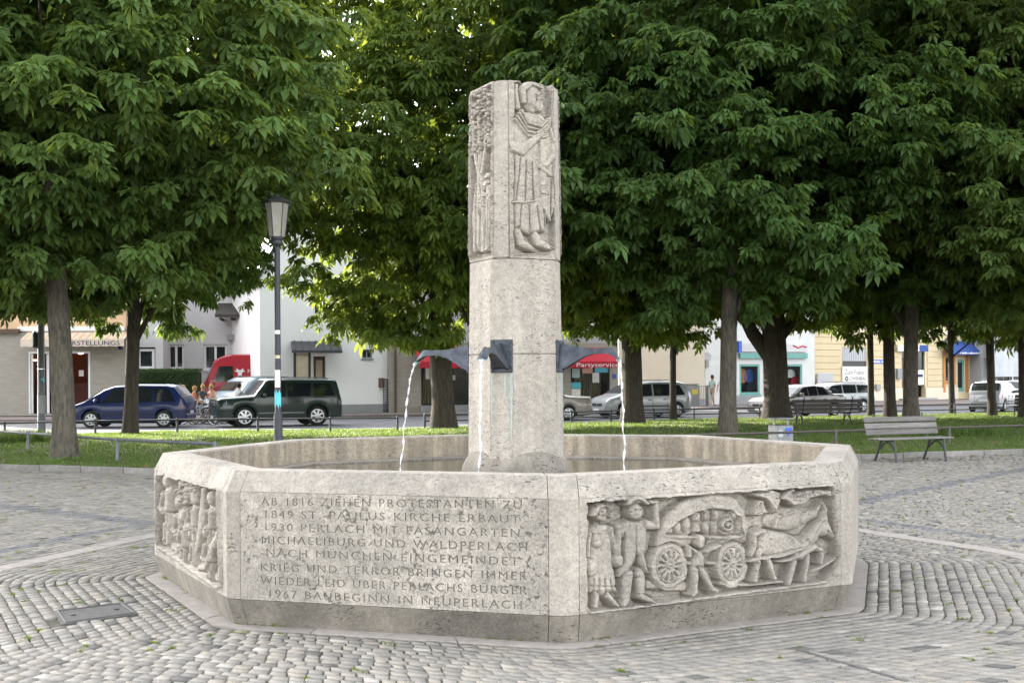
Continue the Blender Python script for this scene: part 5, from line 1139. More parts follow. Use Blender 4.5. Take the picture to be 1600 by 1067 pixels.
# ------------------------------------------------------------------ buildings
def faint_lines(x0, x1, y, z, h, material, parent, seed=1):
    """a row of print too small to read in the photograph: short strokes"""
    rr = random.Random(seed); mb = MB(); x = x0
    while x < x1:
        w = rr.uniform(.3, .7) * h
        if rr.random() > .12: mb.box(x, x + w, y - .003, y, z, z + h * rr.choice((.7, .7, 1.0)))
        x += w + .22 * h
    o = mb.build('print', material, parent); o['kind'] = 'stuff'; return o
class Facade:
    """local x along the street front (left to right), local y into the building, z up; pixels map onto the front plane"""
    def __init__(s, name, label, u0, d0, u1, d1, cat='building', z=0.0):
        a, b = P(u0, HOR, d0), P(u1, HOR, d1); s.p = Vector((a.x, a.y, 0)); e = Vector((b.x - a.x, b.y - a.y, 0)); s.L = e.length; s.e = e.normalized(); s.n = Vector((-s.e.y, s.e.x, 0))
        s.o = empty(name, (a.x, a.y, z), math.atan2(s.e.y, s.e.x), label, cat); s.z = z
    def at(s, u, v, y=0.0):
        ax, az = ray(u, v); d = Vector((ax, 1, az)); o = Vector((0, 0, CAMH)); q = s.p + s.n * y; t = (q - o).dot(s.n) / d.dot(s.n); h = o + d * t
        return (h - s.p).dot(s.e), h.z - s.z
    def rect(s, u0, v0, u1, v1, y=0.0):
        vm, um = (v0 + v1) / 2, (u0 + u1) / 2
        return s.at(u0, vm, y)[0], s.at(u1, vm, y)[0], s.at(um, v1, y)[1], s.at(um, v0, y)[1]
    def box(s, name, x0, x1, z0, z1, y0, y1, m, c=0.0, parent=None):
        mb = MB(); mb.box(x0, x1, y0, y1, z0, z1, c); return mb.build(name, m, parent or s.o)
    def wall(s, x0, x1, z0, z1, holes, m, name='wall', th=.3, y=0.0):
        mb = MB(); xs = sorted(set([x0, x1] + [min(max(h_[k], x0), x1) for h_ in holes for k in (0, 1)]))
        for a, b in zip(xs[:-1], xs[1:]):
            if b - a < 1e-4: continue
            hs = sorted([(h_[2], h_[3]) for h_ in holes if h_[0] < (a + b) / 2 < h_[1]]); z = z0
            for c, d in hs:
                if c > z: mb.box(a, b, y, y + th, z, min(c, z1))
                z = max(z, d)
            if z < z1: mb.box(a, b, y, y + th, z, z1)
        return mb.build(name, m, s.o)
    def window(s, r, fm='white_paint', gm='glass_dark', fw=.07, y=.10, mull=1, sill=True, interior=None, transom=False):
        x0, x1, z0, z1 = r; mb = MB()
        mb.box(x0, x0 + fw, y, y + .07, z0, z1); mb.box(x1 - fw, x1, y, y + .07, z0, z1); mb.box(x0 + fw, x1 - fw, y, y + .07, z0, z0 + fw); mb.box(x0 + fw, x1 - fw, y, y + .07, z1 - fw, z1)
        for k in range(1, mull + 1):
            x = x0 + (x1 - x0) * k / (mull + 1); mb.box(x - fw / 2, x + fw / 2, y + .003, y + .067, z0 + fw, z1 - fw)
        w = mb.build('window', fm, s.o)
        for k in range(mull + 1):
            a = x0 + (x1 - x0) * k / (mull + 1) + fw * .5; b = x0 + (x1 - x0) * (k + 1) / (mull + 1) - fw * .5; s.box('pane', a, b, z0 + fw * .8, z1 - fw * .8, y + .03, y + .042, gm, 0, w)
        if sill: s.box('sill', x0 - .06, x1 + .06, z0 - .06, z0 + .002, -.06, y - .002, fm, 0, w)
        if interior: 
            mb = MB(); mb.box(x0 - .2, x1 + .2, 1.4, 1.45, z0 - .3, z1 + .3); mb.box(x0 - .25, x0 - .2, .31, 1.4, z0 - .3, z1 + .3); mb.box(x1 + .2, x1 + .25, .31, 1.4, z0 - .3, z1 + .3); mb.box(x0 - .2, x1 + .2, .31, 1.4, z1 + .3, z1 + .35); mb.box(x0 - .2, x1 + .2, .31, 1.4, z0 - .35, z0 - .3); mb.build('interior', interior, s.o)
        return w
    def shell(s, x0, x1, z1, depth, m, roof='roof_dark', y0=.3, rh=0.0):
        mb = MB(); mb.box(x0 + .002, x0 + .3, y0 + .002, depth, 0, z1); mb.box(x1 - .3, x1 - .002, y0 + .002, depth, 0, z1); mb.box(x0 + .3, x1 - .3, depth - .3, depth, 0, z1); mb.build('side_walls', m, s.o)
        if rh > 0:
            mb = MB(); ym = (depth - .3) / 2; mb.loft([[(x, -.35, z1 - .05), (x, ym, z1 + rh), (x, depth + .3, z1 - .05), (x, depth + .3, z1 + .10), (x, ym, z1 + rh + .18), (x, -.35, z1 + .10)] for x in (x0 - .25, x1 + .25)]); mb.build('roof', roof, s.o)
        else: s.box('roof', x0 - .1, x1 + .1, z1, z1 + .15, -.1, depth + .1, roof)
    def awning(s, x0, x1, z0, z1, out, m, text=None, val=.22, tm='letter_white', ts=.2, tx=None, stripes=None, tw=None):
        mb = MB(); mb.loft([[(x, -.02, z1), (x, -out, z0), (x, -out, z0 - .03), (x, -.02, z1 - .03)] for x in (x0, x1)]); a = mb.build('awning', m, s.o)
        n = max(6, int((x1 - x0) / .22)); v = []; f = []
        for k in range(n + 1):
            x = x0 + (x1 - x0) * k / n; v += [(x, -out - .004, z0 + .01), (x, -out - .004, z0 - val + .03 * abs(math.sin(k * PI / 2)))]
        mb = MB(); mb.add(v, [(2 * k, 2 * k + 1, 2 * k + 3, 2 * k + 2) for k in range(n)]); mb.build('valance', m, s.o if False else a)
        if stripes:
            q = int((x1 - x0) / .32)
            for k in range(q):
                xa = x0 + (k + .25) * (x1 - x0) / q; xb = xa + .12; mb = MB(); mb.add([(xa, -.02, z1 + .006), (xb, -.02, z1 + .006), (xb, -out, z0 + .006), (xa, -out, z0 + .006)], [(0, 1, 2, 3)]); mb.build('stripe', stripes, a)
        if text: text_mesh(text, ts, tm, a, (tx if tx is not None else x0 + .2, -out - .012, z0 - val * .80), (PI / 2, 0, 0), width=tw)
        return a
    def stucco_windows(s, xs, z0, z1, w, fm='white_paint'):
        return [(x - w / 2, x + w / 2, z0, z1) for x in xs]

# travertine shop with orange upper floors and striped awning
f = Facade('shop_building', 'shop with pale stone ground floor, orange upper floor and striped awning', -190, 58.6, 197, 59.2)
zf = f.at(100, 514)[1]; dr_ = f.rect(44, 549, 141, 646); up = f.stucco_windows([1.2, 4.4, 7.0, 9.8], zf + 1.1, zf + 2.6, 1.2)
g0 = f.rect(-120, 560, -60, 620)
f.wall(0, f.L, 0, zf - .002, [dr_, g0], 'stone_clad'); f.wall(0, f.L, zf, zf + 6, up + [(a, b, c + 3, min(d + 3, zf + 5.8)) for a, b, c, d in up], 'wall_orange', 'upper_wall')
for r in up + [(a, b, c + 3, min(d + 3, zf + 5.8)) for a, b, c, d in up]: f.window(r)
f.window(g0, 'frame_dark')
x0, x1, z0, z1 = dr_; mb = MB(); mb.box(x0, x0 + .1, .02, .12, z0, z1); mb.box(x1 - .1, x1, .02, .12, z0, z1); mb.box(x0 + .1, x1 - .1, .02, .12, z1 - .1, z1); mb.build('door_frame', 'white_paint', f.o)
xm = x0 + (x1 - x0) * .36
dd = f.box('door', x0 + .12, x0 + .22, z0 + .02, z1 - .12, .06, .11, 'white_paint'); f.box('door', xm - .2, xm - .08, z0 + .02, z1 - .12, .05, .10, 'white_paint')
f.box('pane', x0 + .22, xm - .2, z0 + .1, z1 - .14, .075, .085, 'shop_glass', 0, dd)
mb = MB(); mb.box(x0 - .3, x1 + .3, 2.2, 2.25, z0 - .2, z1 + .2); mb.box(x0 - .35, x0 - .3, .31, 2.2, z0 - .2, z1 + .2); mb.box(x1 + .3, x1 + .35, .31, 2.2, z0 - .2, z1 + .2); mb.box(x0 - .3, x1 + .3, .31, 2.2, z1 + .2, z1 + .25); mb.box(x0 - .3, x1 + .3, .31, 2.2, z0 - .25, z0 - .2); mb.build('interior', 'interior_red', f.o)
xb, zb_ = f.at(126, 553, 1.2); mb = MB(); mb.lathe([(.03, .12), (.10, .09), (.13, .02), (.06, 0)], (xb, 1.2, zb_), 12); mb.build('ceiling_lamp', 'bulb', f.o)
xb, zb_ = f.at(58, 563, 1.2); mb = MB(); mb.box(xb - .35, xb + .35, 1.1, 1.2, zb_ - .03, zb_ + .03); mb.build('ceiling_lamp', 'bulb', f.o)
xb, zb_ = f.at(127, 583, .8); f.box('notice', xb - .12, xb + .12, zb_ - .15, zb_ + .15, .8, .81, 'paper'); xb, zb_ = f.at(120, 610, .8); f.box('counter', xb - .5, xb + .6, z0, zb_ + .35, 1.2, 1.8, 'interior_red')
f.box('fascia', f.at(28, 517)[0], f.L - .05, zf - .10, zf + .12, -.06, -.002, 'white_paint')
xa, _ = f.at(32, 530, -1.1); xb, _ = f.at(194, 530, -1.1); zt, zb_ = f.at(100, 519)[1], f.at(100, 530, -1.1)[1]
tx = f.at(96, 535, -1.1)[0]; tx2 = f.at(186, 535, -1.1)[0]
f.awning(xa, xb, zb_, zt, 1.1, 'awning_pale', 'HERSTELLUNGS', .36, 'letter_navy', .30, tx, 'awning_stripe', tx2 - tx)
x_, z_ = f.at(4, 515); f.box('bracket_beam', f.at(-60, 515)[0], f.at(32, 515)[0], z_ - .18, z_ + .02, -.25, -.002, 'frame_brown')
x_, z_ = f.at(188, 543); f.box('house_number', x_ - .1, x_ + .1, z_ - .1, z_ + .1, -.02, -.002, 'letter_navy')
f.shell(0, f.L, zf + 6, 9, 'wall_orange', 'roof_tile', rh=2.0)

# pale house, recessed, with three white-framed windows
f = Facade('pale_house', 'pale lilac rendered house with white-framed windows behind the hedge', 197, 61.6, 440, 62.6)
ws = [f.rect(215, 545, 241, 576, -2.2), f.rect(262, 538, 288, 577), f.rect(318, 538, 355, 578)]; zt = f.at(400, 452)[1]
f.wall(0, f.L, 0, zt, ws[1:], 'wall_lilac')
for k, r in enumerate(ws): f.window(r, fw=.12, mull=0 if k == 0 else 1, y=-2.1 if k == 0 else .1, sill=k > 0)
x0 = f.at(256, 560, -2.2)[0]; f.box('wall_projection', .0, x0 - .04, 0, ws[0][2] - .08, -2.2, -.002, 'wall_lilac'); f.box('wall_projection', .0, x0 - .04, ws[0][3] + .08, zt, -2.2, -.002, 'wall_lilac'); f.box('wall_projection', 0, ws[0][0] - .05, ws[0][2] - .078, ws[0][3] + .078, -2.2, -.002, 'wall_lilac'); f.box('wall_projection', ws[0][1] + .05, x0 - .04, ws[0][2] - .078, ws[0][3] + .078, -2.2, -.002, 'wall_lilac')
a0, za = f.at(337, 493, -1.2); a1, zb_ = f.at(412, 488, -1.2); mb = MB(); mb.loft([[(x, -1.5, za + .05), (x, -.002, za + .7), (x, -.002, za + .52), (x, -1.5, za - .10)] for x in (a0, f.L)]); ca_ = mb.build('timber_canopy', 'timber_dark', f.o)
for k in range(9): x = a0 + .2 + k * .55; mb = MB(); mb.box(x, x + .10, -1.42, -.01, za - .22, za - .105); mb.build('rafter_end', 'timber_dark', ca_)
x0, z0 = f.at(356, 527); f.box('beam', x0, f.L, z0 - .13, z0 + .13, -.5, -.002, 'plinth')
f.shell(0, f.L, zt, 7, 'wall_lilac')
f = Facade('pink_house', 'pink house with red tiled roof rising behind the pale lilac house', 300, 76, 470, 78); zt = f.at(395, 412)[1]; r = f.rect(372, 434, 392, 460)
f.wall(0, f.L, 0, zt, [r], 'wall_pink'); f.window(r, fw=.14, mull=0); f.shell(0, f.L, zt, 10, 'wall_pink', 'roof_tile', rh=3.2)
x0, x1, z0, z1 = r; 
# hedge
def hedge(label, p0, p1, h, th):
    t = empty('hedge', (p0[0], p0[1], 0), math.atan2(p1[1] - p0[1], p1[0] - p0[0]), label, 'hedge'); L_ = math.hypot(p1[0] - p0[0], p1[1] - p0[1])
    mb = MB(); mb.box(.06, L_ - .06, .06, th - .06, 0, h - .06, .05); mb.build('hedge_core', 'hedge_core', t); n = int(L_ * h * 420); V = []
    for _ in range(n):
        q = random.random(); x, z = random.uniform(0, L_), random.uniform(.02, h); y = random.uniform(-.03, .05)
        if q > .62: z, y = h + random.uniform(-.05, .05), random.uniform(0, th)
        c = np.array([x, y, z]); d1 = rng.normal(0, 1, 3); d2 = rng.normal(0, 1, 3); d1 *= .075 / np.linalg.norm(d1); d2 *= .05 / np.linalg.norm(d2); V += [c - d1, c + d2, c + d1]
    np_mesh('foliage', np.array(V), np.arange(len(V)).reshape(-1, 3), 'hedge', t, tint=np.repeat(rng.uniform(.2, .8, len(V) // 3), 3))
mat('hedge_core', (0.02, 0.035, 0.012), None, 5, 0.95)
a, b = P(203, 592, 57.2), P(310, 592, 57.4); h0 = P(260, 578, 57).z
hedge('clipped green hedge between the pale house and the parked cars', (a.x, a.y), (b.x, b.y), h0, 1.2)

# white gabled house
f = Facade('gabled_house', 'tall white gabled house with dark verge and a porch roof', 406.5, 57.4, 614, 60.4)
ze = f.at(407, 437)[1]; w1 = f.rect(489, 449, 511, 494); w2 = f.rect(566, 546, 582, 560); dr_ = f.rect(490, 556, 509, 632); zr = ze + f.L * .95
poly = [(0, 0), (f.L, 0), (f.L, ze), (f.L / 2, zr), (0, ze)]
f.wall(0, f.L, 0, ze, [w1, w2, dr_], 'wall_white'); mb = MB(); mb.slab([(0, ze + .001), (f.L, ze + .001), (f.L / 2, zr)], 0, .3); mb.build('gable', 'wall_white', f.o)
f.window(w1, fw=.13, mull=0); f.window(w2, 'plinth', fw=.06, mull=1)
x0, x1, z0, z1 = dr_; d_ = f.box('door', x0 + .02, x1 - .02, 0.02, z1 - .02, .1, .16, 'frame_brown'); f.box('pane', x0 + .14, x1 - .14, z1 - 1.1, z1 - .2, .085, .098, 'beige_panel', 0, d_)
mb = MB()
for s in (-1, 1):
    xm = f.L / 2; ex = xm + s * (f.L / 2 + .25); mb.loft([[(ex, y, ze - .32), (xm, y, zr + .02), (xm, y, zr + .30), (ex, y, ze - .02)] for y in (-.18, 8.2)])
mb.build('roof', 'roof_dark', f.o)
mb = MB(); mb.box(.002, .3, .302, 8, 0, ze - .1); mb.box(f.L - .3, f.L - .002, .302, 8, 0, ze - .1); mb.box(.3, f.L - .3, 7.7, 8, 0, ze); mb.build('side_walls', 'wall_white', f.o)
xa, zt = f.at(474, 533); xb, zb_ = f.at(531, 545); xl, zl = f.at(455, 548, -1.4); xr2, _ = f.at(534, 550, -1.4)
mb = MB(); mb.loft([[(xl, -1.5, zl - .1), (xr2, -1.5, zl - .1), (xr2, -1.5, zl + .02), (xl, -1.5, zl + .02)], [(xl + .4, -.003, zt - .12), (xb, -.003, zt - .12), (xb, -.003, zt), (xl + .4, -.003, zt)]]); pr = mb.build('porch_roof', 'roof_dark', f.o)
for k in range(7): q = (k + .5) / 7; mb = MB(); mb.tube([(xl + (xr2 - xl) * q, -1.5, zl + .03), (xl + .4 + (xb - xl - .4) * q, -.01, zt + .02)], .03, 5); mb.build('seam', 'roof_dark', pr)
xq = f.at(460, 570, -1.3)[0]; xq2 = f.at(483, 570, -1.3)[0]; z0 = f.at(470, 588, -1.3)[1]
for x in (xq, xq2): f.box('porch_post', x - .05, x + .05, 0, zl - .1, -1.4, -1.3, 'frame_dark')
f.box('porch_screen', xq + .06, xq2 - .06, 0.1, zl - .12, -1.37, -1.33, 'beige_panel')
f.box('plinth', f.at(530, 630)[0], f.L, 0, .45, -.03, -.002, 'plinth'); f.box('porch_step', xq, xr2, 0, .3, -1.28, -.04, 'plinth')
# metal gate beside it and rusty letter box
g = Facade('metal_gate', 'grey metal lattice gate beside the white gabled house', 570, 60.6, 606, 60.0, 'gate'); zt = g.at(588, 592)[1]
mb = MB(); mb.box(0, .05, 0, .05, 0, zt); mb.box(g.L - .05, g.L, 0, .05, 0, zt); mb.box(.05, g.L - .05, .005, .045, zt - .05, zt); mb.box(.05, g.L - .05, .005, .045, .08, .13); mb.build('gate_frame', 'iron', g.o)
n = 9
for k in range(n): x = .05 + (g.L - .1) * (k + .5) / n; g.box('vertical_bar', x - .012, x + .012, .13, zt - .05, .015, .035, 'rail_grey')
for k in range(9): z = .2 + (zt - .75) * k / 8; g.box('lattice_bar', .05, g.L - .05, z - .012, z + .012, .008, .014, 'rail_grey')
x0, z0 = g.at(596, 598); g.box('letter_box', x0 - .2, x0 + .2, z0 - .24, z0 + .24, -.16, -.002, 'pipe_brown', .03)

# shop with red awnings
f = Facade('party_shop', 'stone-faced shop with two red awnings', 607, 60, 966, 64.5)
zf = f.at(760, 535)[1]; zb_ = f.at(700, 632)[1]; w1 = f.rect(658, 566, 758, 633); w2 = f.rect(892, 562, 953, 628); w3 = f.rect(775, 562, 870, 632)
xj = f.at(655, 600)[0]; ups = [(x - .6, x + .6, zf + 1.0, zf + 2.5) for x in (2.6, 5.2, 8.2, 11.0)]
f.wall(0, f.L, 0, zf - .002, [w1, w2, w3], 'stone_clad'); f.wall(0, f.L, zf, zf + 5.6, ups, 'wall_grey', 'upper_wall')
for r in ups: f.window(r)
for r in (w1, w2, w3): f.window(r, 'frame_dark', 'shop_glass', .10, mull=1 if r is not w2 else 1, sill=False, interior='interior')
x0, x1, z0, z1 = w1
for k in range(10): mb = MB(); x = x0 + .15 + k * .10; mb.tube([(x, .55, z0), (x + .02, .5 + .05 * (k % 2), z1)], .06, 6); mb.build('curtain', 'curtain', f.o)
x0, x1, z0, z1 = w2
for k in range(14): mb = MB(); x = x0 + .5 + k * .11; mb.tube([(x, .6, z0), (x + .02, .55 + .05 * (k % 2), z1)], .06, 6); mb.build('curtain', 'curtain', f.o)
for u, v, w_, h_, m_ in ((931, 590, .20, .26, 'paper'), (940, 578, .40, .14, 'sticker_cyan'), (918, 579, .30, .14, 'cloth_pink'), (900, 614, .26, .22, 'paper'), (900, 583, .22, .24, 'cloth_mint'), (900, 602, .28, .16, 'sticker_cyan'), (708, 590, .12, .12, 'paper'), (668, 583, .10, .3, 'paper')):
    x, z = f.at(u, v, .08); f.box('notice', x - w_, x + w_, z - h_, z + h_, .085, .095, m_)
for k, (u0, u1, tx) in enumerate(((655, 768, None), (880, 966, 'Partyservice'))):
    xa, _ = f.at(u0, 560, -.9); xb, _ = f.at(u1, 560, -.9); zt = f.at(700 if k == 0 else 920, 543)[1]; zb_ = f.at(700 if k == 0 else 920, 565, -.9)[1]
    f.awning(xa, xb, zb_, zt, .9, 'awning_red', tx, .33, 'letter_white', .30, f.at(900, 570, -.9)[0] if k else f.at(716, 570, -.9)[0], None, (f.at(966, 570, -.9)[0] - f.at(900, 570, -.9)[0]) if k else 1.6)
for k in range(1, 7):          # joints of the stone facing
    pass
f.box('step', f.at(655, 636)[0], f.L - .1, 0, .35, -.35, -.002, 'plinth'); f.shell(0, f.L, zf + 5.6, 9, 'wall_grey', 'roof_tile', rh=2.4)
for u in (617.5,):
    x, _ = f.at(u, 600); mb = MB(); mb.tube([(x, -.08, 0), (x, -.08, zf + 5.4)], .06, 8); mb.build('downpipe', 'pipe_brown', f.o, True)
x, z = f.at(960, 588); f.box('round_sign', x - .1, x + .1, z - .12, z + .12, -.02, -.002, 'sticker_blue')

# cream building with blank wall
f = Facade('cream_building', 'plain cream rendered building with a blank wall', 967, 71, 1101, 72.5); zt = f.at(1030, 380)[1]
ups = [(x - .5, x + .5, 5.6, 7.0) for x in (1.4, 3.6)]
f.wall(0, f.L, 0, zt, ups, 'wall_cream')
for r in ups: f.window(r)
f.box('plinth', 0, f.L, 0, .4, -.03, -.002, 'plinth'); f.shell(0, f.L, zt, 9, 'wall_cream', 'roof_tile', rh=2)
b_ = Facade('cable_cabinet', 'grey concrete cable cabinet with a yellow notice by the cream wall', 1073, 70, 1091, 70, 'cabinet'); zt = b_.at(1082, 601)[1]
b_.box('body', 0, b_.L, 0, zt, 0, .5, 'plinth', .02); b_.box('cap', -.04, b_.L + .04, zt, zt + .06, -.04, .54, 'plinth', .01); x, z = b_.at(1085.5, 612); b_.box('notice', x - .16, x + .16, z - .14, z + .14, -.012, -.002, 'yellow_paper')
g = Facade('railing_gate', 'grey steel railing gate between cabinet and white tiled shop', 1092, 70.4, 1112, 70.9, 'gate'); zt = g.at(1100, 602)[1]
mb = MB(); mb.box(0, .05, 0, .05, 0, zt); mb.box(g.L - .3, g.L, -.05, .2, 0, zt); mb.box(.05, g.L - .3, .01, .04, zt - .06, zt - .01); mb.box(.05, g.L - .3, .01, .04, .1, .15); mb.build('gate_frame', 'steel_grey', g.o)
for k in range(5): x = .05 + (g.L - .35) * (k + .5) / 5; g.box('vertical_bar', x - .014, x + .014, .15, zt - .06, .014, .036, 'steel_grey')

# white tiled shop with turquoise windows
f = Facade('tiled_shop', 'white tiled clothes shop with turquoise window frames', 1101, 74, 1273, 77); zt = f.at(1200, 400)[1]
w1 = f.rect(1155.5, 569, 1187, 616); w2 = f.rect(1221, 569, 1253.5, 616); ups = [(x - .55, x + .55, 6.0, 7.5) for x in (1.6, 4.0, 6.2)]
f.wall(0, f.L, 0, zt, [w1, w2] + ups, 'tile_white')
for r in ups: f.window(r)
z_ = .75; row = 0
while z_ < f.at(1120, 500)[1]:          # tile courses on the corner pier
    for xa, xb in ((.02, f.at(1128, 560)[0]), (f.at(1128, 560)[0], f.at(1153, 560)[0])): f.box('wall_tile', xa + .006, xb - .006, z_ + .006, z_ + .274, -.025, -.002, 'tile_white')
    z_ += .28; row += 1
for r in (w1, w2): f.window(r, 'turquoise', 'shop_glass', .13, mull=0, interior='interior', y=.02)
xa, zb_ = f.at(1154, 560); xb, zc = f.at(1259, 560); zt2 = f.at(1200, 553)[1]; f.box('lintel', xa, xb, zb_ + .0, zt2 + .05, -.22, -.002, 'turquoise')
z3, z4 = f.at(1200, 551)[1], f.at(1200, 537)[1]; f.box('sign_board', xa + .1, xb, z3 + .05, z4, -.18, -.002, 'wall_lilac'); f.box('sign_end', xa - .12, xa + .09, z3, z4 + .15, -.25, -.002, 'sticker_blue')
x, z = f.at(1247, 543); mb = MB(); mb.tube([(x - .5, -.19, z + .12), (x - .1, -.19, z - .02), (x + .2, -.19, z + .1), (x + .5, -.19, z + .02)], .04, 6); mb.build('sign_swoosh', 'cloth_red', f.o)
f.box('plinth', f.at(1128, 620)[0], f.L, 0, f.at(1170, 618)[1], -.06, -.002, 'plinth'); x0, x1, z0, z1 = f.rect(1193, 571, 1219, 634); f.box('shop_door', x0, x1, 0.1, z1, -.05, -.003, 'frame_brown')
x, z = f.at(1104, 558); mb = MB(); mb.lathe([(.30, 0), (.30, .02), (.25, .02)], (0, 0, 0), 20); o = mb.build('round_sign', 'wall_grey', f.o); o.location = (x, -.03, z); o.rotation_euler = (PI / 2, 0, 0)
x, z = f.at(1104, 568); f.box('wall_lamp', x - .10, x + .10, z - .24, z + .24, -.12, -.026, 'plinth')
f.shell(0, f.L, zt, 9, 'tile_white', 'roof_tile', rh=2)
def garment(name, label, u, v0, v1, w, m, kind):
    xa, zb_ = f.at(u, v1, .6); _, zt_ = f.at(u, v0, .6); h_ = zt_ - zb_
    t = empty(name, f.o.matrix_basis @ Vector((xa, .6, zb_)), f.o.rotation_euler.z, label, 'clothes')
    if kind == 'jacket':
        mb = MB(); mb.loft([[(-w * a, -.10, h_ * z), (w * a, -.10, h_ * z), (w * a * .9, .12, h_ * z), (-w * a * .9, .12, h_ * z)] for a, z in ((.50, 0), (.52, .4), (.60, .75), (.42, .95), (.15, 1.0))]); mb.build('bodice', m, t)
        for s in (-1, 1): mb = MB(); mb.tube([(s * w * .5, 0, h_ * .86), (s * w * .72, -.03, h_ * .5), (s * w * .66, -.08, h_ * .15)], [.09, .08, .06], 8); mb.build('sleeve', m, t, True)
    else:
        mb = MB(); mb.loft([[(-w * a, -.12, h_ * z), (w * a, -.12, h_ * z), (w * a, .12, h_ * z), (-w * a, .12, h_ * z)] for a, z in ((.52, 0), (.5, .5), (.40, .9), (.36, 1.0))]); mb.build('cloth', m, t)
        mb = MB(); mb.lathe([(.03, h_), (.05, h_ + .06), (.03, h_ + .10)], (0, 0, 0), 8); mb.build('neck_stand', 'steel_grey', t)
    return t
garment('jacket', 'blue jacket on display in the turquoise shop window', 1170, 577, 597, .5, 'cloth_blue', 'jacket'); garment('trousers', 'black trousers on display below the blue jacket', 1171, 597, 611, .5, 'cloth_navy', 'skirt')
garment('jacket', 'orange jacket on display in the turquoise shop window', 1159, 576, 598, .36, 'cloth_orange', 'jacket'); garment('red_bag', 'red goods piled in the window beside the forked chestnut', 1244, 588, 603, .9, 'cloth_red', 'skirt'); garment('shirt', 'white shirt on display above the red goods', 1234, 577, 590, .4, 'cloth_white', 'jacket')

# yellow house with banded plaster
f = Facade('yellow_house', 'yellow house with banded plaster, beer sign and blue shop awnings', 1273, 79, 1533, 90)
sg = f.rect(1317, 543, 1355, 603); dr_ = f.rect(1410, 548, 1446, 621); w2 = f.rect(1476, 556, 1494, 598); d2 = f.rect(1497, 562, 1507, 612); zf = f.at(1380, 520)[1]
ups = [(x - .6, x + .6, zf + 1.2, zf + 2.9) for x in (2.2, 5.5, 8.8, 12)]; ze = zf + 4.6
holes = [sg, dr_, w2, d2]
f.wall(0, f.L, 0, ze, holes + ups, 'wall_yellow', y=.05)
for r in ups: f.window(r, y=.15)
z_ = .9; st = .42
while z_ < zf - .1:
    xs = [0, f.L]; cuts = sorted([(h_[0] - .25, h_[1] + .25) for h_ in holes if h_[2] < z_ + st and h_[3] + .2 > z_]); x = 0
    for c, d in cuts + [(f.L, f.L)]:
        if c - x > .15: f.box('plaster_band', x, c, z_ + .02, z_ + st - .02, 0, .049, 'wall_yellow', .012)
        x = max(x, d)
    z_ += st
f.box('plinth', 0, sg[0], 0, .85, -.03, .049, 'wall_cream'); f.box('plinth', sg[1] + .02, dr_[0] - .02, 0, .85, -.03, .049, 'wall_cream'); f.box('plinth', dr_[1] + .02, d2[0] - .02, 0, .85, -.03, .049, 'wall_cream'); f.box('cornice', 0, f.L, zf, zf + .35, -.15, .049, 'wall_cream')
x0, x1, z0, z1 = sg; zs = f.at(1336, 573)[1]; zd = f.at(1336, 564)[1]
sh_ = f.box('shutter', x0, x1, zd, z1, .10, .14, 'wall_grey')
for k in range(11): x = x0 + (x1 - x0) * (k + .5) / 11; f.box('shutter_rib', x - .03, x + .03, zd, z1, .08, .099, 'wall_grey', 0, sh_)
f.box('dark_band', x0, x1, zs, zd, .11, .16, 'frame_dark'); sb = f.box('beer_sign', x0 - .12, x1 + .02, z0, zs + .02, -.06, .04, 'paper')
w_ = x1 - x0; hh = zs - z0
text_mesh('Zum Fiaker', .5, 'letter_grey', sb, (x0 + .08, -.064, z0 + hh * .60), (PI / 2, 0, 0), width=w_ * .84); text_mesh('LÖWENBRÄU', .34, 'letter_black', sb, (x0 + w_ * .22, -.064, z0 + hh * .30), (PI / 2, 0, 0), width=w_ * .70); faint_lines(x0 + w_ * .22, x0 + w_ * .76, -.062, z0 + hh * .12, .11, 'letter_black', sb, 4)
mb = MB(); mb.lathe([(.17, 0), (.17, .006)], (0, 0, 0), 16); o = mb.build('emblem', 'letter_black', sb); o.location = (x0 + w_ * .12, -.062, z0 + hh * .38); o.rotation_euler = (PI / 2, 0, 0)
mb = MB(); mb.box(x0 + w_ * .12 - .05, x0 + w_ * .12 + .05, -.072, -.068, z0 + hh * .38 - .08, z0 + hh * .38 + .08); mb.build('emblem_mark', 'paper', sb)
x0, x1, z0, z1 = dr_; xd = x0 + (x1 - x0) * .42
f.box('door', x0 + .05, xd, .15, z1 - .6, .16, .22, 'frame_brown'); f.box('door_pier', xd + .02, xd + .12, .1, z1, .10, .25, 'frame_brown'); f.window((xd + .14, x1 - .02, 1.0, z1), 'frame_dark', 'glass_dark', .06, .15, 0, False); f.box('fanlight', x0 + .05, xd, z1 - .55, z1, .18, .2, 'glass_dark')
x, z = f.at(1440, 589); f.box('poster', x - .55, x + .5, z - .55, z + .5, .12, .14, 'paper'); f.box('poster_print', x - .3, x + .3, z + .0, z + .2, .105, .118, 'letter_navy'); f.box('step', x0 - .4, x1 + .4, 0, .14, -.7, -.035, 'plinth')
xa, xb, z0, z1 = f.rect(1404, 539, 1450, 549, -.3); f.box('sign_board', xa, xb, z0, z1, -.3, -.16, 'paper'); f.box('sign_board', xb - 1.0, xb + .02, z0, z1, -.32, -.301, 'awning_blue')
x, z = f.at(1372, 565); sn = f.box('street_sign', x - .75, x + .75, z - .13, z + .13, -.05, -.02, 'sticker_blue'); faint_lines(x - .62, x + .62, -.052, z - .06, .13, 'letter_white', sn, 5)
for u, v, w_, h_ in ((1403, 584, .26, .36), (1370, 605, .22, .22)): x, z = f.at(u, v); f.box('letter_box', x - w_, x + w_, z - h_, z + h_, -.18, -.002, 'steel_grey' if u > 1380 else 'plinth', .02)
for r, m_ in ((w2, 'frame_orange'),): f.window(r, m_, 'glass_dark', .16, .06, 0)
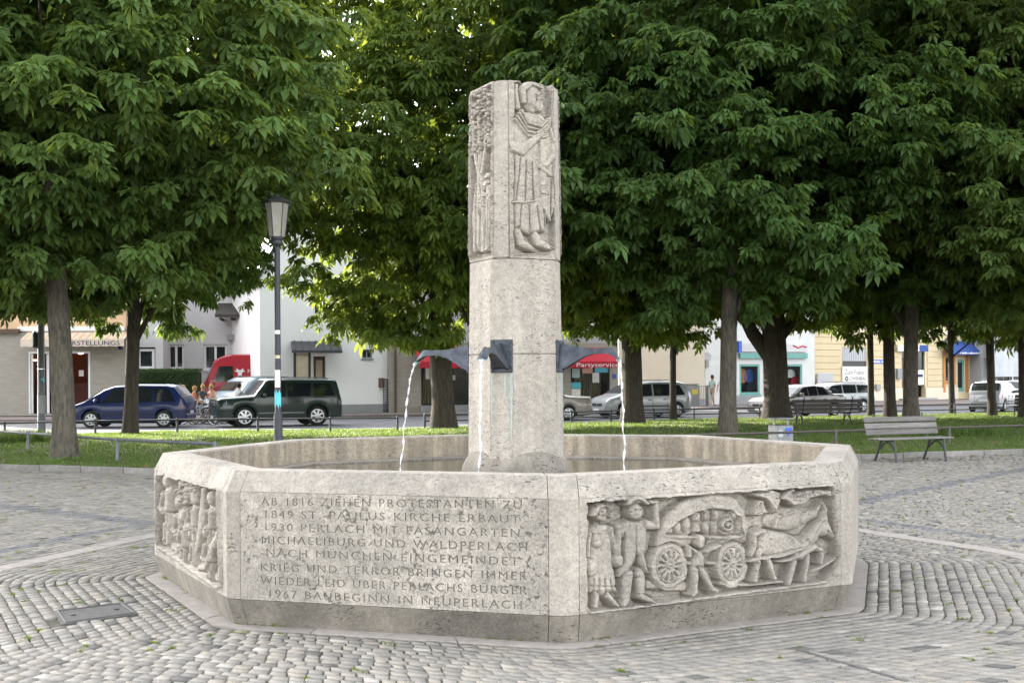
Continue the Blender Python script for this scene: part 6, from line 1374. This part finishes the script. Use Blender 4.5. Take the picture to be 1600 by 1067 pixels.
x0, x1, z0, z1 = d2; d_ = f.box('door', x0, x1, .1, z1, .12, .18, 'turquoise'); f.box('pane', x0 + .15, x1 - .15, .8, z1 - .2, .1, .118, 'glass_dark', 0, d_)
for u in (1475, 1511): x, _ = f.at(u, 580); f.box('orange_pilaster', x - .14, x + .14, .5, f.at(u, 548)[1], -.04, -.002, 'frame_orange')
xa, xb = f.at(1488, 545, -1)[0], f.at(1536, 545, -1)[0]; f.awning(xa, xb, f.at(1510, 548, -1)[1], f.at(1510, 533)[1], 1.0, 'awning_blue', None, .3); faint_lines(f.at(1500, 550, -1)[0], f.at(1530, 550, -1)[0], -1.01, f.at(1510, 548, -1)[1] - .22, .13, 'letter_white', f.o, 6)
x, z = f.at(1289, 596, -.5); f.box('menu_board', x - .85, x + .75, 0.05, z + .55, -.6, -.5, 'wall_grey', .03)
f.shell(0, f.L, ze, 10, 'wall_yellow', 'roof_tile', y0=.36, rh=3)
# scaffolded house
f = Facade('scaffolded_house', 'grey house wrapped in pale netting and scaffold tubes', 1534, 88, 1720, 92); zt = f.at(1570, 430)[1]
f.wall(0, f.L, 0, zt, [(1.5, 2.7, 1.2, 2.8), (4.5, 5.7, 1.2, 2.8)], 'wall_grey'); f.window((1.5, 2.7, 1.2, 2.8)); f.window((4.5, 5.7, 1.2, 2.8))
for k in range(6): x = .2 + k * 1.7; mb = MB(); mb.tube([(x, -1.0, 0), (x, -1.0, zt)], .05, 7); mb.build('scaffold_standard', 'white_paint', f.o, True)
for k in range(5): z = 1.0 + k * 2.0; mb = MB(); mb.tube([(0, -1.05, z), (f.L, -1.05, z)], .045, 7); mb.build('scaffold_ledger', 'white_paint', f.o, True); f.box('scaffold_board', 0, f.L, z - .12, z - .06, -.95, -.2, 'bench_wood')
V = []; n = 24
for j in range(9):
    for i in range(n + 1): V.append((f.L * i / n, -1.12 + .05 * math.sin(i * 1.9 + j), 1.6 + (zt - 1.6) * j / 8))
np_mesh('netting', V, [(j * (n + 1) + i, j * (n + 1) + i + 1, (j + 1) * (n + 1) + i + 1, (j + 1) * (n + 1) + i) for j in range(8) for i in range(n)], 'netting', f.o)
f.shell(0, f.L, zt, 9, 'wall_grey')
# pavement along the houses
for k, pts in enumerate(([(-30, 52.6), (-14, 52.6), (-14, 57), (-30, 57)], [(-14, 57), (-14, 52.6), (-5.5, 57.0), (5.5, 60.5), (10, 66), (30, 73), (50, 80), (50, 92), (30, 86), (16, 76), (6, 71.5), (5, 64), (-6, 60), (-15, 74), (-20, 74), (-20, 57)])):
    mb = MB(); mb.prism(pts, -.12, 0.02 - .004 * k); o = mb.build('pavement', 'sidewalk'); tag(o, kind='structure')

# ------------------------------------------------------------------ people and bicycles
def person(label, loc, rz, J, cols, hair, hairm, group, scale=1.0):
    """J: joints in metres, facing -y locally; one skinned body"""
    order = ['pelvis', 'waist', 'chest', 'neck', 'head', 'crown']; rad = dict(pelvis=(.15, .11), waist=(.135, .10), chest=(.165, .11), neck=(.058, .06), head=(.085, .098), crown=(.06, .068), shoulder=(.062, .062), elbow=(.042, .042), wrist=(.03, .03), hand=(.036, .022), fingers=(.022, .014), hip=(.095, .10), knee=(.062, .065), ankle=(.042, .045), toe=(.042, .032))
    V, E, R, part = [], [], [], []
    def add(n, p, kind): V.append(tuple(Vector(p) * scale)); R.append(tuple(q * scale for q in rad[kind])); part.append(n); return len(V) - 1
    idx = [add('torso' if k < 3 else 'skin', J[n], n) for k, n in enumerate(order)]; E += list(zip(idx[:-1], idx[1:]))
    for s in 'lr':
        sh = add('sleeve', J['shoulder_' + s], 'shoulder'); el = add('arm', J['elbow_' + s], 'elbow'); wr = add('skin', J['wrist_' + s], 'wrist'); d = (Vector(J['wrist_' + s]) - Vector(J['elbow_' + s])).normalized()
        ha = add('skin', Vector(J['wrist_' + s]) + d * .07, 'hand'); fi = add('skin', Vector(J['wrist_' + s]) + d * .16, 'fingers'); th = add('skin', Vector(J['wrist_' + s]) + d * .09 + Vector((0, -.05, .02)), 'fingers')
        hp = add('hip', J['hip_' + s], 'hip'); kn = add('leg', J['knee_' + s], 'knee'); ak = add('shin', J['ankle_' + s], 'ankle'); to = add('shoe', Vector(J['ankle_' + s]) + Vector((0, -.17, -.045)), 'toe')
        E += [(idx[2], sh), (sh, el), (el, wr), (wr, ha), (ha, fi), (ha, th), (idx[0], hp), (hp, kn), (kn, ak), (ak, to)]
    me = bpy.data.meshes.new('person'); me.from_pydata(V, E, []); o = bpy.data.objects.new('person', me); COL.objects.link(o)
    sk = o.modifiers.new('s', 'SKIN'); sk.use_smooth_shade = True; su = o.modifiers.new('u', 'SUBSURF'); su.levels = 1
    for i, sv in enumerate(me.skin_vertices[0].data): sv.radius = R[i]; sv.use_root = (i == 0)
    dg = bpy.context.evaluated_depsgraph_get(); dg.update(); m2 = bpy.data.meshes.new_from_object(o.evaluated_get(dg)); bpy.data.objects.remove(o, do_unlink=True)
    m2.materials.clear(); names = list(dict.fromkeys(cols.values()))
    for n in names: m2.materials.append(M[n])
    VA = np.array(V); mi = []
    segs = [(a, b) for a, b in E]
    for p in m2.polygons:
        c = np.array(p.center); best = None
        for a, b in segs:
            ab = VA[b] - VA[a]; t = np.clip(np.dot(c - VA[a], ab) / (ab @ ab), 0, 1); dd = np.linalg.norm(c - VA[a] - ab * t)
            if best is None or dd < best[0]: best = (dd, a if t < .5 else b, a, b, t)
        k = part[best[1]]
        if part[best[2]] == 'torso' and part[best[3]] == 'skin': k = 'torso' if best[4] < .45 else 'skin'
        if part[best[1]] == 'torso' and best[1] == 0: k = 'hip'
        mi.append(names.index(cols[k]))
    m2.polygons.foreach_set('material_index', np.array(mi, np.int32)); m2.polygons.foreach_set('use_smooth', np.ones(len(m2.polygons), bool))
    t = bpy.data.objects.new('person', m2); link(t); t.location = loc; t.rotation_euler = (0, 0, rz); tag(t, label, 'person', group)
    hd, cr = Vector(J['head']) * scale, Vector(J['crown']) * scale; mb = MB(); prof = [(.02, .145), (.075, .125), (.105, .07), (.11, .01), (.098, -.05), (.07, -.075)]
    mb.lathe([(r * scale, z * scale) for r, z in reversed(prof)], (0, 0, 0), 14, 0, .92, 1.08); ho = mb.build('hair', hairm, t, True); ho.location = hd + Vector((0, .022, .035)) * scale; ho.rotation_euler = (-.25, 0, 0)
    mb = MB(); mb.loft([[hd + Vector((x, y, z)) * scale for x, y, z in ((-.016, -.085, -.02), (.016, -.085, -.02), (.006, -.085, .03), (-.006, -.085, .03))], [hd + Vector((x, y, z)) * scale for x, y, z in ((-.010, -.118, -.022), (.010, -.118, -.022), (.003, -.098, .02), (-.003, -.098, .02))]]); mb.build('nose', cols['skin'], t)
    for s in (-1, 1): mb = MB(); mb.lathe([(.004, -.007), (.011, 0), (.004, .007)], tuple(hd + Vector((s * .034, -.092, .028)) * scale), 8); mb.build('eye', 'shoe', t)
    for s in (-1, 1): mb = MB(); mb.lathe([(.008, -.03), (.018, 0), (.008, .03)], tuple(hd + Vector((s * .088, .0, .005)) * scale), 8); mb.build('ear', cols['skin'], t)
    return t
def joints(lean=0.0, stride=.0, arm=(.05, -.05), sit=False, headdy=0.0):
    zp = .93; J = dict(pelvis=(0, 0, zp), waist=(0, -.02 - lean * .3, zp + .20), chest=(0, -.02 - lean, zp + .42), neck=(0, -.03 - lean * 1.2, zp + .58), head=(0, -.05 - lean * 1.35 + headdy, zp + .70), crown=(0, -.04 - lean * 1.4 + headdy, zp + .81))
    for s, k in (('l', 1), ('r', -1)):
        a = arm[0] if k > 0 else arm[1]; st = stride * k
        J['shoulder_' + s] = (k * .19, -.02 - lean * 1.05, zp + .47); J['elbow_' + s] = (k * .25, -.02 - lean - a * 1.2, zp + .21); J['wrist_' + s] = (k * .24, -.06 - lean - a * 3.2, zp + .02 + abs(a) * .5)
        J['hip_' + s] = (k * .09, 0, zp - .05); J['knee_' + s] = (k * .10, -.04 - st * .75, .50); J['ankle_' + s] = (k * .10, (-st * 1.25 if st > 0 else -st * 1.9), .085 + (.08 if st < 0 else 0))
    return J
base = dict(torso='cloth_mint', sleeve='cloth_mint', arm='skin', skin='skin', hip='cloth_khaki', leg='cloth_khaki', shin='skin', shoe='shoe')
def cols(**k): d = dict(base); d.update(k); return d
p = P(1113, 633, 69.5)
person('pedestrian in mint shirt and khaki shorts walking away past the tiled shop', (p.x, 69.5, .02), PI - .75, joints(0, .26, (.06, -.06)), cols(), 0, 'hair_brown', 'people walking along the shops')
p = P(1127, 633, 69.2)
person('person in white walking half hidden by the pale straight chestnut trunk', (p.x + .05, 69.3, .02), PI - .75, joints(0, .2, (-.05, .05)), cols(torso='cloth_white', sleeve='cloth_white', hip='cloth_palegrey', leg='cloth_palegrey'), 0, 'hair_brown', 'people walking along the shops')
grp = 'children with bicycles beside the hedge'
for u, v, d, rz, sc, c, hm, lab in (
        (277, 594, 51.5, 1.2, .90, cols(torso='cloth_palegrey', sleeve='cloth_palegrey', hip='cloth_denim', leg='cloth_denim'), 'hair_brown', 'dark-haired child in grey behind the tail of the blue minivan'),
        (292, 595, 51, -.9, .88, cols(torso='cloth_blue', sleeve='cloth_blue', hip='cloth_navy', leg='cloth_navy'), 'hair_blond', 'fair-haired child in a blue top among the bicycles'),
        (298, 597, 49.6, 1.5, .86, cols(torso='cloth_orange', sleeve='cloth_orange', hip='cloth_denim', leg='cloth_denim'), 'hair_blond', 'child in an orange top among the bicycles'),
        (313, 593, 50, .9, .90, cols(torso='cloth_grey', sleeve='cloth_grey', hip='cloth_navy', leg='cloth_navy'), 'hair_blond', 'blond child in a dark top leaning over a bicycle'),
        (334, 593, 50.4, -.4, .90, cols(torso='cloth_pink', sleeve='cloth_pink', hip='cloth_red', leg='cloth_denim'), 'hair_blond', 'child with long fair hair in a pink top by the off-roader bonnet'),
        (369, 593, 51, 2.6, .92, cols(torso='cloth_palegrey', sleeve='cloth_palegrey', hip='cloth_denim', leg='cloth_denim'), 'hair_black', 'dark-haired child in pale grey beside the off-roader windscreen')):
    q = P(u, v, d); person(lab, (q.x, q.y, RZ), rz, joints(.12, .05, (.10, .12)), c, 0, hm, grp, sc)
def bicycle(label, loc, rz, m, steer=.3, basket=False):
    t = empty('bicycle', loc, rz, label, 'bicycle', 'bicycles of the children'); r = .33
    def wheel(x, parent):
        w = empty('wheel', (x, 0, r)); w.parent = parent; mb = MB(); mb.tube([(r * math.cos(a), 0, r * math.sin(a)) for a in np.linspace(0, 2 * PI, 29)], .021, 6, False); mb.build('tyre', 'tyre', w, True)
        mb = MB(); mb.tube([((r - .03) * math.cos(a), 0, (r - .03) * math.sin(a)) for a in np.linspace(0, 2 * PI, 29)], .010, 5, False)
        for k in range(12): a = k * PI / 6; mb.tube([(0, .02 * (-1) ** k, 0), ((r - .03) * math.cos(a), 0, (r - .03) * math.sin(a))], .0025, 3, False)
        mb.tube([(0, -.04, 0), (0, .04, 0)], .022, 7); mb.build('rim', 'chrome', w, True); return w
    wheel(-.50, t); wheel(.54, t)
    mb = MB()
    for a, b in (((-.08, 0, .30), (-.20, 0, .74)), ((-.08, 0, .30), (.36, 0, .68)), ((-.19, 0, .68), (.34, 0, .76)), ((-.50, .03, .33), (-.08, .03, .30)), ((-.50, -.03, .33), (-.08, -.03, .30)), ((-.50, .03, .33), (-.18, .02, .66)), ((-.50, -.03, .33), (-.18, -.02, .66)), ((.33, 0, .84), (.38, 0, .62))): mb.tube([a, b], .017, 7)
    mb.build('frame', m, t, True); mb = MB(); mb.tube([(.38, .04, .62), (.54, .05, .33)], .012, 6); mb.tube([(.38, -.04, .62), (.54, -.05, .33)], .012, 6); mb.build('fork', m, t, True)
    mb = MB(); mb.tube([(.20, .28, .98), (.30, .22, 1.0), (.33, 0, .92), (.30, -.22, 1.0), (.20, -.28, .98)], .013, 6); mb.build('handlebar', 'chrome', t, True)
    mb = MB(); mb.loft([[(x, y * w, .80 + z) for y, z in ((-1, 0), (1, 0), (.8, .04), (-.8, .04))] for x, w in ((-.36, .08), (-.28, .085), (-.16, .04), (-.06, .02))]); mb.build('saddle', 'black_trim', t, True)
    mb = MB(); mb.lathe([(.09, -.006), (.09, .006)], (0, 0, 0), 16); o = mb.build('chainring', 'chrome', t); o.location = (-.08, -.05, .30); o.rotation_euler = (PI / 2, 0, 0)
    for s, a in ((-1, .6), (1, .6 + PI)): mb = MB(); e = (-.08 + .16 * math.cos(a), s * .07, .30 + .16 * math.sin(a)); mb.tube([(-.08, s * .07, .30), e], .010, 5); mb.box(e[0] - .045, e[0] + .045, e[1] - .0, e[1] + s * .09, e[2] - .012, e[2] + .012); mb.build('pedal', 'black_trim', t)
    mb = MB(); mb.tube([(-.50 + .355 * math.cos(a), 0, .33 + .355 * math.sin(a)) for a in np.linspace(.3, 2.7, 10)], .02, 5); mb.tube([(.54 + .355 * math.cos(a), 0, .33 + .355 * math.sin(a)) for a in np.linspace(.9, 2.7, 8)], .02, 5); mb.build('mudguard', 'steel_grey', t, True)
    if basket: mb = MB(); mb.box(-.72, -.34, -.17, .17, .72, .95, .02); mb.build('rear_basket', 'black_trim', t)
    return t
for u, d, rz, m, bk, lab in ((303, 48.6, .35, 'paint_silver', True, 'grey bicycle with black rear basket beside the minivan tail'), (317, 48.2, -.5, 'paint_silver', False, 'pale bicycle with front wheel beside the off-roader grille'), (330, 49.2, .2, 'paint_red', False, 'red bicycle behind the off-roader bonnet'), (350, 49.6, 2.9, 'paint_red', False, 'second red bicycle behind the off-roader bonnet, by the fair-haired child')):
    q = P(u, 640, d); bicycle(lab, (q.x, d, RZ), rz, m, .3, bk)
